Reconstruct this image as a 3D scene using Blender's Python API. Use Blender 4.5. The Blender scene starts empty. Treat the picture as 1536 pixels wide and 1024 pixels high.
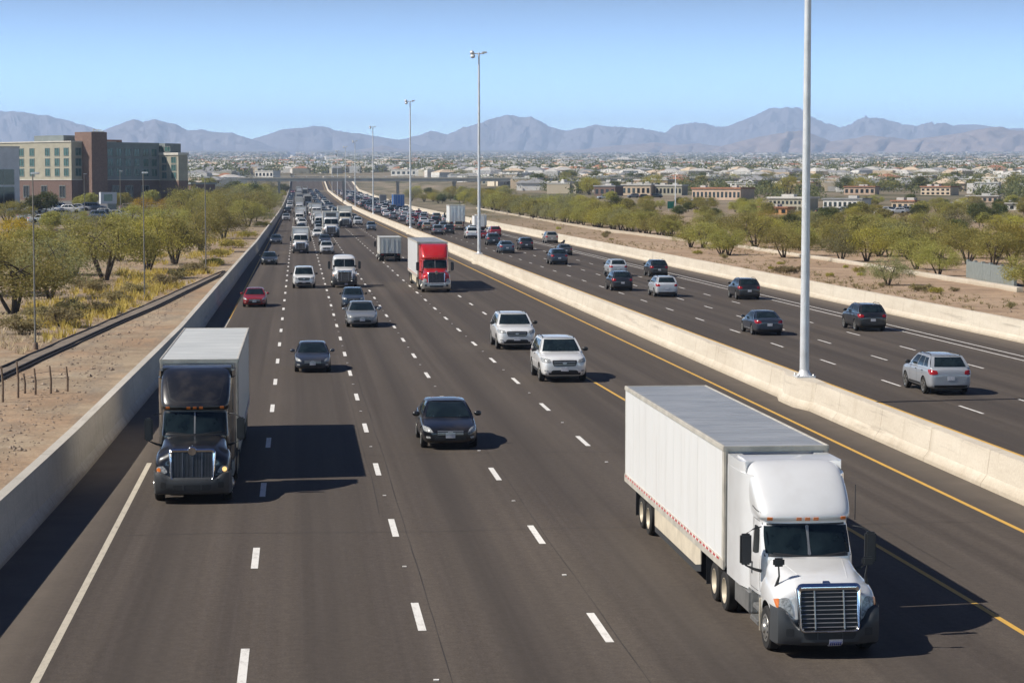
# Desert freeway seen from an overpass on a clear day.  X = right of the road, Y = along the road, Z = up (metres).
import bpy, bmesh, math, random
import numpy as np
from mathutils import Vector, Matrix, noise
from mathutils.bvhtree import BVHTree

R = math.radians
random.seed(7)
SC = bpy.context.scene
COL = SC.collection

# ------------------------------------------------------------------ view used to measure the place from the photograph
F, CX, CY = 3250.0, 768.0, 512.0
VX, VY, EYE = 446.0, 278.0, 9.15
PITCH = math.atan((CY - VY) * -1 / F) * -1
YAW = math.atan((CX - VX) / F * math.cos(PITCH))
FWD = Vector((math.sin(YAW) * math.cos(PITCH), math.cos(YAW) * math.cos(PITCH), -math.sin(PITCH)))
RGT = Vector((math.cos(YAW), -math.sin(YAW), 0))
UPV = RGT.cross(FWD)
EYEP = Vector((0, 0, EYE))


def ray(px, py):
    return (FWD + RGT * ((px - CX) / F) + UPV * ((CY - py) / F)).normalized()


def at_z(px, py, z=0.0):
    d = ray(px, py)
    t = (z - EYE) / d.z
    return EYEP + d * t


def at_y(px, py, Y):
    d = ray(px, py)
    return EYEP + d * (Y / d.y)


def sstep(a, b, x):
    t = min(1.0, max(0.0, (x - a) / (b - a)))
    return t * t * (3 - 2 * t)


def interp(x, xs, ys):
    return float(np.interp(x, xs, ys))


# ------------------------------------------------------------------ the lie of the land
def road_z(Y):
    return interp(Y, [-300, 650, 800, 1000, 1250, 1500, 1850, 2450, 4000], [0, 0, .25, 1.2, 3.0, 5.2, 18.0, 27, 47])


def wall_left(Y):
    return interp(Y, [-200, 40, 54, 67, 120, 250, 300, 600, 4000], [-8.6, -7.75, -7.4, -7.1, -6.4, -5.95, -5.7, -5.45, -5.45])


WALLR = 42.3
MEDX = 21.05
_PD = [0, 190, 300, 400, 615, 800, 1000, 1500, 2500, 5000, 9000, 15000, 24000, 60000]
_PZ = [.9, .95, 1.5, 2.2, 4.4, 6.0, 8.2, 14.0, 27, 62, 130, 240, 415, 1100]


def prof_z(D):
    return interp(D, _PD, _PZ)


def ground_z(X, Y):
    d = (wall_left(Y) - X) if X < 10 else (X - WALLR)
    if d < 0:
        return road_z(Y) if Y < 1800 else prof_z(Y)
    base = road_z(Y) + (.92 if X < 10 else 1.02)
    tgt = max(prof_z(max(Y, math.hypot(X, Y) * .985)), base)
    z = base + (tgt - base) * sstep(2, 55, d)
    k = sstep(1.0, 9.0, d)
    n = noise.noise(Vector((X * .09, Y * .05, 3.1))) * .16 + noise.noise(Vector((X * .4, Y * .3, 9.7))) * .1
    n += noise.noise(Vector((X * .012, Y * .008, 5.0))) * .5 * sstep(40, 200, d)
    return z + n * k


def on_ground(px, py):
    """the point of the land seen at that place of the photograph"""
    d = ray(px, py)
    lo = 20.0
    t = lo
    while t < 40000:
        p = EYEP + d * t
        if p.z < ground_z(p.x, p.y):
            a, b = t / 1.03, t
            for _ in range(20):
                m = (a + b) / 2
                p = EYEP + d * m
                if p.z < ground_z(p.x, p.y):
                    b = m
                else:
                    a = m
            return EYEP + d * b
        t *= 1.03
    return EYEP + d * 3000


# ------------------------------------------------------------------ objects
def tag(o, label=None, cat=None, group=None, kind=None):
    if label:
        o['label'] = label
    if cat:
        o['category'] = cat
    if group:
        o['group'] = group
    if kind:
        o['kind'] = kind
    return o


def empty(name, loc=(0, 0, 0), rz=0, sc=1.0):
    o = bpy.data.objects.new(name, None)
    o.empty_display_size = .2
    COL.objects.link(o)
    o.location = loc
    o.rotation_euler = (0, 0, rz)
    o.scale = (sc, sc, sc)
    return o


def link(name, me, parent=None, loc=None):
    o = bpy.data.objects.new(name, me)
    COL.objects.link(o)
    if parent:
        o.parent = parent
    if loc:
        o.location = loc
    return o


def kids(o):
    return list(o.children)


def copy_tree(o, parent=None):
    c = o.copy()
    COL.objects.link(c)
    if parent:
        c.parent = parent
    for ch in kids(o):
        copy_tree(ch, c)
    return c


def paint_tree(o, col):
    o.color = (*col, 1)
    for ch in kids(o):
        paint_tree(ch, col)


class MB:
    """collects faces and links them as one mesh object"""

    def __init__(s):
        s.v, s.f, s.mi, s.sm = [], [], [], []

    def add(s, vs, fs, m=0, sm=False):
        b = len(s.v)
        s.v += [tuple(v) for v in vs]
        for f in fs:
            s.f.append([i + b for i in f])
            s.mi.append(m)
            s.sm.append(sm)
        return s

    def box(s, x0, x1, y0, y1, z0, z1, m=0, bev=0):
        if bev <= 0:
            v = [(x, y, z) for z in (z0, z1) for y in (y0, y1) for x in (x0, x1)]
            s.add(v, [(0, 2, 3, 1), (4, 5, 7, 6), (0, 1, 5, 4), (2, 6, 7, 3), (0, 4, 6, 2), (1, 3, 7, 5)], m)
            return s
        b = bmesh.new()
        bmesh.ops.create_cube(b, size=1)
        for w in b.verts:
            w.co = Vector(((x0 + x1) / 2 + w.co.x * (x1 - x0), (y0 + y1) / 2 + w.co.y * (y1 - y0), (z0 + z1) / 2 + w.co.z * (z1 - z0)))
        bmesh.ops.bevel(b, geom=list(b.edges), offset=bev, segments=2, affect='EDGES')
        s.bm(b, m)
        return s

    def bm(s, b, m=0, sm=False):
        b.verts.index_update()
        s.add([v.co for v in b.verts], [[v.index for v in f.verts] for f in b.faces], m, sm)
        b.free()

    def rbox(s, c, ex, ey, ez, m=0):
        """box with centre c and half axes ex, ey, ez"""
        c, ex, ey, ez = Vector(c), Vector(ex), Vector(ey), Vector(ez)
        v = [c + ex * i + ey * j + ez * k for k in (-1, 1) for j in (-1, 1) for i in (-1, 1)]
        s.add(v, [(0, 2, 3, 1), (4, 5, 7, 6), (0, 1, 5, 4), (2, 6, 7, 3), (0, 4, 6, 2), (1, 3, 7, 5)], m)
        return s

    def tube(s, pts, rad, n=8, m=0, cap=True):
        pts = [Vector(p) for p in pts]
        if not hasattr(rad, '__len__'):
            rad = [rad] * len(pts)
        rings = []
        for i, p in enumerate(pts):
            d = (pts[min(i + 1, len(pts) - 1)] - pts[max(i - 1, 0)]).normalized()
            a = d.cross(Vector((0, 0, 1)) if abs(d.z) < .9 else Vector((1, 0, 0))).normalized()
            b = d.cross(a)
            rings.append([p + (a * math.cos(2 * math.pi * k / n) + b * math.sin(2 * math.pi * k / n)) * rad[i] for k in range(n)])
        vs = [q for r_ in rings for q in r_]
        fs = []
        for i in range(len(rings) - 1):
            for k in range(n):
                fs.append((i * n + k, i * n + (k + 1) % n, (i + 1) * n + (k + 1) % n, (i + 1) * n + k))
        s.add(vs, fs, m, True)
        if cap:
            s.add(rings[0], [list(range(n))[::-1]], m)
            s.add(rings[-1], [list(range(n))], m)
        return s

    def lathe(s, prof, c, axis, n=24, m=0, sm=True):
        """prof: (radius, offset along axis)"""
        c, axis = Vector(c), Vector(axis).normalized()
        a = axis.cross(Vector((0, 0, 1)) if abs(axis.z) < .9 else Vector((1, 0, 0))).normalized()
        b = axis.cross(a)
        vs = [c + axis * h + (a * math.cos(2 * math.pi * k / n) + b * math.sin(2 * math.pi * k / n)) * r_ for r_, h in prof for k in range(n)]
        fs = [(i * n + k, i * n + (k + 1) % n, (i + 1) * n + (k + 1) % n, (i + 1) * n + k) for i in range(len(prof) - 1) for k in range(n)]
        s.add(vs, fs, m, sm)
        return s

    def grid(s, P, m=0, sm=True, flip=False):
        ni, nj = len(P), len(P[0])
        vs = [q for r_ in P for q in r_]
        fs = []
        for i in range(ni - 1):
            for j in range(nj - 1):
                q = (i * nj + j, i * nj + j + 1, (i + 1) * nj + j + 1, (i + 1) * nj + j)
                fs.append(q[::-1] if flip else q)
        s.add(vs, fs, m, sm)
        return s

    def prism(s, poly, ax, h0, h1, m=0):
        """poly of (u, w): ax 'x' -> (h, u, w), 'y' -> (u, h, w), 'z' -> (u, w, h)"""
        def P(u, w, h):
            return {'x': (h, u, w), 'y': (u, h, w), 'z': (u, w, h)}[ax]
        n = len(poly)
        vs = [P(u, w, h0) for u, w in poly] + [P(u, w, h1) for u, w in poly]
        fs = [list(range(n))[::-1], list(range(n, 2 * n))] + [(i, (i + 1) % n, n + (i + 1) % n, n + i) for i in range(n)]
        s.add(vs, fs, m)
        return s

    def mesh(s, name, mats, fix=True, sharp=None):
        me = bpy.data.meshes.new(name)
        me.from_pydata(s.v, [], s.f)
        for m in (mats if isinstance(mats, (list, tuple)) else [mats]):
            me.materials.append(m)
        me.polygons.foreach_set('material_index', s.mi)
        me.polygons.foreach_set('use_smooth', s.sm)
        if fix:
            b = bmesh.new()
            b.from_mesh(me)
            bmesh.ops.recalc_face_normals(b, faces=b.faces)
            b.to_mesh(me)
            b.free()
        if sharp is not None:
            me.polygons.foreach_set('use_smooth', [True] * len(me.polygons))
            me.set_sharp_from_angle(angle=R(sharp))
        me.update()
        return me

    def build(s, name, mats, parent=None, loc=None, fix=True, sharp=None):
        return link(name, s.mesh(name, mats, fix, sharp), parent, loc)


def np_mesh(name, V, Fq, mats, mi=None, smooth=False):
    """fast quad (or tri) mesh from arrays"""
    me = bpy.data.meshes.new(name)
    V = np.asarray(V, np.float32)
    Fq = np.asarray(Fq, np.int32)
    k = Fq.shape[1]
    me.vertices.add(len(V))
    me.vertices.foreach_set('co', V.ravel())
    me.loops.add(Fq.size)
    me.loops.foreach_set('vertex_index', Fq.ravel())
    me.polygons.add(len(Fq))
    me.polygons.foreach_set('loop_start', np.arange(0, Fq.size, k, dtype=np.int32))
    for m in (mats if isinstance(mats, (list, tuple)) else [mats]):
        me.materials.append(m)
    if mi is not None:
        me.polygons.foreach_set('material_index', np.asarray(mi, np.int32))
    me.polygons.foreach_set('use_smooth', [smooth] * len(Fq))
    me.update(calc_edges=True)
    me.validate()
    return me


# ------------------------------------------------------------------ materials
class NT:
    def __init__(s, name):
        s.m = bpy.data.materials.new(name)
        s.m.use_nodes = True
        s.t = s.m.node_tree
        s.t.nodes.clear()
        s.out = s.n('ShaderNodeOutputMaterial')
        s.p = s.n('ShaderNodeBsdfPrincipled')
        s.l(s.p.outputs[0], s.out.inputs['Surface'])

    def n(s, typ, **kw):
        x = s.t.nodes.new(typ)
        for k, v in kw.items():
            setattr(x, k, v)
        return x

    def l(s, a, b):
        s.t.links.new(a, b)

    def val(s, x, sock):
        if hasattr(x, 'is_output') or isinstance(x, bpy.types.NodeSocket):
            s.l(x, sock)
        else:
            sock.default_value = x

    def coord(s, kind='Object', scale=(1, 1, 1), loc=(0, 0, 0)):
        c = s.n('ShaderNodeTexCoord')
        mp = s.n('ShaderNodeMapping')
        mp.inputs['Scale'].default_value = scale
        mp.inputs['Location'].default_value = loc
        s.l(c.outputs[kind], mp.inputs['Vector'])
        return mp.outputs[0]

    def noise(s, vec, scale, detail=4, rough=.55, dist=0):
        x = s.n('ShaderNodeTexNoise')
        s.l(vec, x.inputs['Vector'])
        x.inputs['Scale'].default_value = scale
        x.inputs['Detail'].default_value = detail
        x.inputs['Roughness'].default_value = rough
        x.inputs['Distortion'].default_value = dist
        return x.outputs['Fac']

    def ramp(s, fac, stops):
        x = s.n('ShaderNodeValToRGB')
        e = x.color_ramp.elements
        while len(e) < len(stops):
            e.new(.5)
        for i, (p, c) in enumerate(stops):
            e[i].position = p
            e[i].color = c if len(c) == 4 else (*c, 1)
        s.l(fac, x.inputs[0])
        return x.outputs[0]

    def mix(s, fac, a, b, mode='MIX'):
        x = s.n('ShaderNodeMix', data_type='RGBA', blend_type=mode)
        s.val(fac, x.inputs['Factor'])
        for v, k in ((a, 6), (b, 7)):
            if isinstance(v, tuple):
                x.inputs[k].default_value = v if len(v) == 4 else (*v, 1)
            else:
                s.l(v, x.inputs[k])
        return x.outputs[2]

    def math(s, op, a, b=0.0, clamp=False):
        x = s.n('ShaderNodeMath', operation=op, use_clamp=clamp)
        s.val(a, x.inputs[0])
        s.val(b, x.inputs[1])
        return x.outputs[0]

    def bump(s, h, strength=.3, dist=.02):
        x = s.n('ShaderNodeBump')
        x.inputs['Strength'].default_value = strength
        x.inputs['Distance'].default_value = dist
        s.l(h, x.inputs['Height'])
        s.l(x.outputs[0], s.p.inputs['Normal'])

    def set(s, **kw):
        for k, v in kw.items():
            s.val(v, s.p.inputs[k.replace('_', ' ')])
        return s


M = {}


def simple(name, c, rough=.5, metal=0.0, var=.12, scale=3.0, coat=0.0, spec=.5, bump=0.0):
    t = NT(name)
    v = t.coord()
    n = t.noise(v, scale, 4)
    lo = tuple(x * (1 - var) for x in c)
    hi = tuple(min(1, x * (1 + var)) for x in c)
    t.set(Base_Color=t.ramp(n, [(.3, lo), (.7, hi)]), Roughness=rough, Metallic=metal)
    t.p.inputs['Coat Weight'].default_value = coat
    t.p.inputs['Coat Roughness'].default_value = .04
    t.p.inputs['Specular IOR Level'].default_value = spec
    if bump:
        t.bump(t.noise(v, scale * 6, 5), bump, .01)
    M[name] = t.m
    return t.m
# ------------------------------------------------------------------ materials of the setting
def make_asphalt():
    t = NT('asphalt')
    g = t.coord('Object')
    fine = t.noise(g, 22, 3, .7)
    blot = t.noise(t.coord('Object', (.35, .05, 1)), 1.0, 5, .6)
    streak = t.noise(t.coord('Object', (1.15, .006, 1), (3.3, 0, 0)), 1.0, 3, .5)
    fstreak = t.noise(t.coord('Object', (5.0, .03, 1)), 1.0, 4, .6)
    c = t.ramp(blot, [(.25, (.074, .0598, .047)), (.75, (.1, .0815, .0655))])
    c = t.mix(t.ramp(streak, [(.38, (0, 0, 0)), (.62, (1, 1, 1))]), c, (.061, .049, .0395), 'MIX')
    c = t.mix(t.math('MULTIPLY', t.ramp(fstreak, [(.45, (0, 0, 0)), (.75, (1, 1, 1))]), .35), c, (.095, .078, .068))
    c = t.mix(.75, c, t.ramp(fine, [(.3, (.25, .25, .25)), (.7, (.75, .75, .75))]), 'OVERLAY')
    c = t.mix(.6, c, t.ramp(t.noise(g, 5, 4, .75), [(.3, (.34, .34, .34)), (.7, (.66, .66, .66))]), 'OVERLAY')
    chips = t.noise(g, 9, 2, .8)
    c = t.mix(t.math('MULTIPLY', t.ramp(chips, [(.66, (0, 0, 0)), (.74, (1, 1, 1))]), .35), c, (.2, .17, .145))
    # oil darkened middle of each lane
    sep0 = t.n('ShaderNodeSeparateXYZ')
    t.l(g, sep0.inputs[0])
    def lane(x0, per):
        return t.math('COSINE', t.math('MULTIPLY', t.math('SUBTRACT', sep0.outputs[0], x0), 2 * math.pi / per))
    far_side = t.math('GREATER_THAN', sep0.outputs[0], 21.5)
    ln = t.math('ADD', t.math('MULTIPLY', lane(29.05, 3.4), far_side), t.math('MULTIPLY', lane(.7, 3.73), t.math('SUBTRACT', 1.0, far_side)))
    ln = t.math('ADD', t.math('MULTIPLY', ln, .5), t.math('SUBTRACT', t.noise(t.coord('Object', (.5, .02, 1)), 1.0, 4, .6), .5))
    c = t.mix(t.math('MULTIPLY', t.ramp(ln, [(.1, (0, 0, 0)), (.6, (1, 1, 1))]), .46), c, (.046, .0378, .0315))
    # dry dusty shoulders beside the barriers
    sep = t.n('ShaderNodeSeparateXYZ')
    t.l(g, sep.inputs[0])
    x = sep.outputs[0]
    sh1 = t.n('ShaderNodeMapRange', interpolation_type='SMOOTHSTEP')
    t.l(x, sh1.inputs[0])
    for i, v in enumerate((18.2, 20.9)):
        sh1.inputs[i + 1].default_value = v
    sh2 = t.n('ShaderNodeMapRange', interpolation_type='SMOOTHSTEP')
    t.l(x, sh2.inputs[0])
    sh2.inputs[1].default_value, sh2.inputs[2].default_value = 21.5, 22.6
    sh2.inputs[3].default_value, sh2.inputs[4].default_value = 1, 0
    sh3 = t.n('ShaderNodeMapRange', interpolation_type='SMOOTHSTEP')
    t.l(x, sh3.inputs[0])
    sh3.inputs[1].default_value, sh3.inputs[2].default_value = 38.9, 41.9
    sh4 = t.n('ShaderNodeMapRange', interpolation_type='SMOOTHSTEP')
    t.l(x, sh4.inputs[0])
    sh4.inputs[1].default_value, sh4.inputs[2].default_value = -4.6, -6.2
    both = t.math('MULTIPLY', sh1.outputs[0], sh2.outputs[0])
    tot = t.math('ADD', t.math('ADD', both, sh3.outputs[0]), sh4.outputs[0], True)
    dust = t.math('MULTIPLY', tot, t.ramp(t.noise(g, .8, 5), [(.25, (.35, .35, .35)), (.75, (.75, .75, .75))]))
    c = t.mix(dust, c, (.15, .125, .1))
    # hairline cracks
    vo = t.n('ShaderNodeTexVoronoi', feature='DISTANCE_TO_EDGE')
    wv = t.n('ShaderNodeVectorMath', operation='ADD')
    t.l(t.coord('Object', (.22, .11, 1)), wv.inputs[0])
    nz = t.n('ShaderNodeTexNoise')
    nz.inputs['Scale'].default_value = .9
    t.l(g, nz.inputs['Vector'])
    sc_ = t.n('ShaderNodeVectorMath', operation='SCALE')
    t.l(nz.outputs['Color'], sc_.inputs[0])
    sc_.inputs['Scale'].default_value = .25
    t.l(sc_.outputs[0], wv.inputs[1])
    t.l(wv.outputs[0], vo.inputs['Vector'])
    crack = t.ramp(vo.outputs['Distance'], [(.0, (1, 1, 1)), (.006, (0, 0, 0))])
    crack = t.math('MULTIPLY', crack, t.ramp(t.noise(g, .09, 3), [(.5, (0, 0, 0)), (.62, (.4, .4, .4))]))
    c = t.mix(crack, c, (.02, .017, .015))
    t.set(Base_Color=c, Roughness=t.ramp(fine, [(.2, (.72, .72, .72)), (.8, (.92, .92, .92))]))
    t.p.inputs['Specular IOR Level'].default_value = .3
    t.bump(fine, .5, .012)
    M['asphalt'] = t.m


def make_concrete(name, lo, hi, dirt):
    t = NT(name)
    g = t.coord('Object')
    a = t.noise(t.coord('Object', (.5, .16, .9)), 1.0, 6, .65)
    c = t.ramp(a, [(.28, lo), (.7, hi)])
    drip = t.noise(t.coord('Object', (1, 1.6, .18)), 1.0, 4, .7)
    c = t.mix(t.math('MULTIPLY', t.ramp(drip, [(.56, (0, 0, 0)), (.72, (1, 1, 1))]), .35), c, dirt)
    sep = t.n('ShaderNodeSeparateXYZ')
    t.l(g, sep.inputs[0])
    low = t.n('ShaderNodeMapRange')
    t.l(t.math('ADD', sep.outputs[2], t.math('MULTIPLY', t.noise(g, 1.4, 5, .7), .5)), low.inputs[0])
    low.inputs[1].default_value, low.inputs[2].default_value = .28, .62
    low.inputs[3].default_value, low.inputs[4].default_value = .6, 0
    c = t.mix(low.outputs[0], c, dirt)
    scuff = t.noise(t.coord('Object', (1, .1, 3.2)), 1.0, 6, .75)
    c = t.mix(t.math('MULTIPLY', t.ramp(scuff, [(.58, (0, 0, 0)), (.7, (1, 1, 1))]), .4), c, (.16, .135, .11))
    f = t.noise(g, 14, 4, .7)
    c = t.mix(.3, c, t.ramp(f, [(.3, (.3, .3, .3)), (.7, (.7, .7, .7))]), 'OVERLAY')
    t.set(Base_Color=c, Roughness=.9)
    t.p.inputs['Specular IOR Level'].default_value = .25
    t.bump(f, .25, .01)
    M[name] = t.m


def make_ground():
    t = NT('desert_ground')
    g = t.coord('Object')
    sep = t.n('ShaderNodeSeparateXYZ')
    t.l(g, sep.inputs[0])
    big = t.noise(g, .05, 6, .6)
    med = t.noise(g, .5, 6, .65)
    fin = t.noise(g, 5.5, 5, .75)
    right = t.ramp(big, [(.3, (.34, .232, .152)), (.7, (.44, .325, .228))])
    left = t.ramp(big, [(.3, (.3, .228, .155)), (.7, (.42, .345, .25))])
    left = t.mix(t.math('MULTIPLY', t.ramp(t.noise(g, .16, 5, .6), [(.45, (0, 0, 0)), (.62, (1, 1, 1))]), .6), left, (.37, .235, .145))
    left = t.mix(t.math('MULTIPLY', t.ramp(t.noise(t.coord('Object', (.9, .12, 1)), 1.0, 5, .7), [(.48, (0, 0, 0)), (.62, (1, 1, 1))]), .55), left, (.2, .17, .14))
    side = t.n('ShaderNodeMapRange')
    t.l(sep.outputs[0], side.inputs[0])
    side.inputs[1].default_value, side.inputs[2].default_value = -2, 30
    c = t.mix(side.outputs[0], left, right)
    c = t.mix(t.math('MULTIPLY', t.ramp(med, [(.42, (0, 0, 0)), (.62, (1, 1, 1))]), .5), c, (.19, .135, .09))
    c = t.mix(.5, c, t.ramp(fin, [(.28, (.22, .22, .22)), (.72, (.78, .78, .78))]), 'OVERLAY')
    # far off the land is streets, yards and scrub
    far = t.n('ShaderNodeMapRange')
    t.l(sep.outputs[1], far.inputs[0])
    far.inputs[1].default_value, far.inputs[2].default_value = 280, 620
    yard = t.noise(t.coord('Object', (.02, .012, 1)), 1, 6, .7)
    town = t.ramp(yard, [(.36, (.07, .075, .04)), (.5, (.17, .145, .1)), (.66, (.27, .22, .165))])
    c = t.mix(far.outputs[0], c, town)
    t.set(Base_Color=c, Roughness=.95)
    t.p.inputs['Specular IOR Level'].default_value = .15
    t.bump(t.math('ADD', fin, med), .8, .06)
    M['ground'] = t.m


make_asphalt()
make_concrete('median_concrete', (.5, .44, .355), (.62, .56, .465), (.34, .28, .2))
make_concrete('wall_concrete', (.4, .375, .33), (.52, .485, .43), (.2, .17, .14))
make_ground()


def road_paint(name, c, worn):
    t = NT(name)
    g = t.coord('Object')
    w = t.noise(t.coord('Object', (6, 2.2, 1)), 1, 5, .7)
    w2 = t.noise(g, 30, 3, .7)
    k = t.math('MULTIPLY', t.ramp(t.math('ADD', t.math('MULTIPLY', w, .6), t.math('MULTIPLY', w2, .4)), [(.5, (0, 0, 0)), (.68, (1, 1, 1))]), .8)
    t.set(Base_Color=t.mix(k, c, worn), Roughness=.7)
    M[name] = t.m


road_paint('white_line', (.72, .7, .66), (.3, .27, .24))
road_paint('yellow_line', (.62, .36, .06), (.28, .19, .09))
road_paint('pale_line', (.5, .45, .36), (.2, .17, .14))
simple('tar', (.024, .02, .018), .75, var=.3, scale=2)

# ------------------------------------------------------------------ ground sheet
YS = [-260, -120, -40, 0]
y = 0.0
while y < 420:
    y += 3.2
    YS.append(y)
while y < 60000:
    y *= 1.035
    YS.append(y)
OFF = [.18, .6, 1.2, 2, 3, 4, 5.2, 6.5, 8, 10, 12, 14.5, 17, 20, 24, 28, 33, 40, 48, 58, 70, 85, 105, 130, 170, 220, 300, 420, 600, 900, 1300, 2000, 3000, 4500, 7000, 11000, 17000, 26000]
rows = []
for Y in YS:
    wl = wall_left(Y)
    k = max(1.0, Y / 2500.0)
    row = [(wl - o * (k if o > 100 else 1), Y) for o in OFF[::-1]]
    row += [(wl + .16, Y), (0, Y), (20, Y), (WALLR - .16, Y)]
    row += [(WALLR + o * (k if o > 100 else 1), Y) for o in OFF]
    P = []
    nl = len(OFF)
    for i, (X, Yy) in enumerate(row):
        z = road_z(Yy) - .03 if nl <= i < nl + 4 else ground_z(X, Yy)
        if Yy > 1800 and nl <= i < nl + 4:
            z = prof_z(Yy) - .05
        P.append((X, Yy, z))
    rows.append(P)
V = np.array(rows).reshape(-1, 3)
nj = len(rows[0])
Fq = [(i * nj + j, i * nj + j + 1, (i + 1) * nj + j + 1, (i + 1) * nj + j) for i in range(len(rows) - 1) for j in range(nj - 1)]
tag(link('ground', np_mesh('ground', V, Fq, M['ground'], smooth=True)), kind='structure')

# ------------------------------------------------------------------ road and its paint
RY = [-200 + 25 * i for i in range(9)] + [50 * i for i in range(1, 37)]


def ribbon(mb, xf, ys, w, dz, m=0):
    """flat band of width w centred on xf(Y), dz above the road"""
    P = [[(xf(Y) - w / 2, Y, road_z(Y) + dz), (xf(Y) + w / 2, Y, road_z(Y) + dz)] for Y in ys]
    mb.grid(P, m, False)


mb = MB()
P = [[(wall_left(Y) + .02, Y, road_z(Y)), (5, Y, road_z(Y)), (20, Y, road_z(Y)), (32, Y, road_z(Y)), (WALLR - .02, Y, road_z(Y))] for Y in RY]
mb.grid(P, 0, False)
tag(mb.build('road', M['asphalt']), kind='structure')


def seg(a, b, step=30.0):
    n = max(1, int((b - a) / step))
    return [a + (b - a) * i / n for i in range(n + 1)]


mk = MB()
YEDGE = lambda Y: interp(Y, [0, 50, 80, 140, 300, 2000], [-4.9, -4.88, -4.95, -4.72, -4.65, -4.6])
ribbon(mk, YEDGE, seg(-30, 72), .16, .004, 2)
ribbon(mk, YEDGE, seg(122, 150), .14, .004, 2)
ribbon(mk, YEDGE, seg(150, 1790), .13, .004, 1)
# dashed lanes of the near carriageway: every 12.2 m, a quarter of it painted
dash = [(-1.09, 41.2, 3.0), (2.5, 45.6, 3.0), (6.19, 44.1, 3.0), (10.14, 40.6, 3.0)]
for x, y0, ln in dash:
    i = -2
    while True:
        yc = y0 + 12.05 * i
        i += 1
        if yc > 1300:
            break
        if x > 10 and yc < 46:
            continue
        mk.grid([[(x - .085, yc - ln / 2, road_z(yc) + .004), (x + .085, yc - ln / 2, road_z(yc) + .004)],
                 [(x - .085, yc + ln / 2, road_z(yc) + .004), (x + .085, yc + ln / 2, road_z(yc) + .004)]], 0, False)
L5 = lambda Y: interp(Y, [0, 45, 60, 90, 110, 150, 2000], [14.9, 14.75, 14.55, 13.9, 13.55, 13.35, 13.3])
ribbon(mk, L5, seg(-20, 112, 6), .14, .004, 1)
i = 0
for i in range(100):
    yc = 117 + 12.05 * i
    mk.grid([[(13.3 - .08, yc, road_z(yc) + .004), (13.3 + .08, yc, road_z(yc) + .004)], [(13.3 - .08, yc + 3, road_z(yc) + .004), (13.3 + .08, yc + 3, road_z(yc) + .004)]], 1 if i in (2, 6, 11) else 0, False)
ribbon(mk, lambda Y: 19.1, seg(-30, 1790), .15, .004, 1)
# far carriageway
ribbon(mk, lambda Y: 24.4, seg(-30, 1790), .15, .004, 1)
for x, y0 in ((27.38, 86), (30.75, 112.5), (34.18, 107)):
    for i in range(-7, 100):
        yc = y0 + 12.05 * i
        mk.grid([[(x - .06, yc - 1.6, road_z(yc) + .004), (x + .06, yc - 1.6, road_z(yc) + .004)], [(x - .06, yc + 1.6, road_z(yc) + .004), (x + .06, yc + 1.6, road_z(yc) + .004)]], 0, False)
ribbon(mk, lambda Y: 37.8, seg(-30, 1790), .12, .004, 0)
ribbon(mk, lambda Y: 38.7, seg(-30, 1790), .12, .004, 0)
# raised reflective markers halfway between the dashes
for x, y0, ln in dash[1:]:
    for i in range(-1, 24):
        yc = y0 + 12.05 * (i + .5)
        if not (x > 10 and yc < 60):
            mk.box(x - .05, x + .05, yc - .05, yc + .05, .002, .02, 0)
tag(mk.build('lane_markings', [M['white_line'], M['yellow_line'], M['pale_line']]), kind='structure')

# seams sealed with tar, and raised lane markers
tm = MB()
rng = random.Random(3)
for x, ya, yb in ((2.78, 30, 420), (2.2, 60, 160), (6.45, 30, 330), (15.6, 50, 180), (27.1, 60, 500), (31.0, 70, 400), (34.4, 80, 300)):
    ys = [ya + 1.4 * k for k in range(int((yb - ya) / 1.4))]
    off, pts = 0.0, []
    for Y in ys:
        off = off * .9 + rng.uniform(-.018, .018)
        pts.append((x + off, Y, rng.uniform(.004, .011)))
    tm.grid([[(a - w, Y, .003), (a + w, Y, .003)] for a, Y, w in pts], 0, False)
for Y in (57, 73.5, 118, 171):
    pts = [(-4.6 + .8 * k, Y + rng.uniform(-.05, .05) + .12 * math.sin(k * .5)) for k in range(30)]
    tm.grid([[(a, yy - .018, .0025), (a, yy + .018, .0025)] for a, yy in pts], 0, False)
tag(tm.build('tar_seams', M['tar']), kind='structure')


def bar(name, xf, ys, prof, mat, label, joints):
    """concrete wall running along the road, with open joints cut as grooves in its outline"""
    root = empty(name, (xf(60), 60, 0))
    tag(root, label, 'barrier')
    b = MB()
    n = len(prof)
    jy = set()
    Y = ys[0]
    st = []
    while Y < ys[-1]:
        st.append((Y, 0))
        nx = Y + joints
        if Y < 420:
            st.append((nx - .03, 0))
            st.append((nx - .022, .022))
            st.append((nx + .002, .022))
            nx += .01
        Y = nx
        if Y >= 420:
            Y += 25
    rings = []
    for Y, g in st:
        k = 1.0
        rings.append([(xf(Y) + (u * (1 - g / .3) if w > .02 else u) - 0, Y, road_z(Y) + w - (g if w > .5 else 0)) for u, w in prof])
    ox, oy, oz = root.location
    rings = [[(a - ox, bb - oy, c - oz) for a, bb, c in r_] for r_ in rings]
    b.grid(rings, 0, False)
    for r_ in (rings[0], rings[-1]):
        b.add(r_, [list(range(n))], 0)
    b.build('barrier_body', mat, root, fix=True)
    return root


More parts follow.
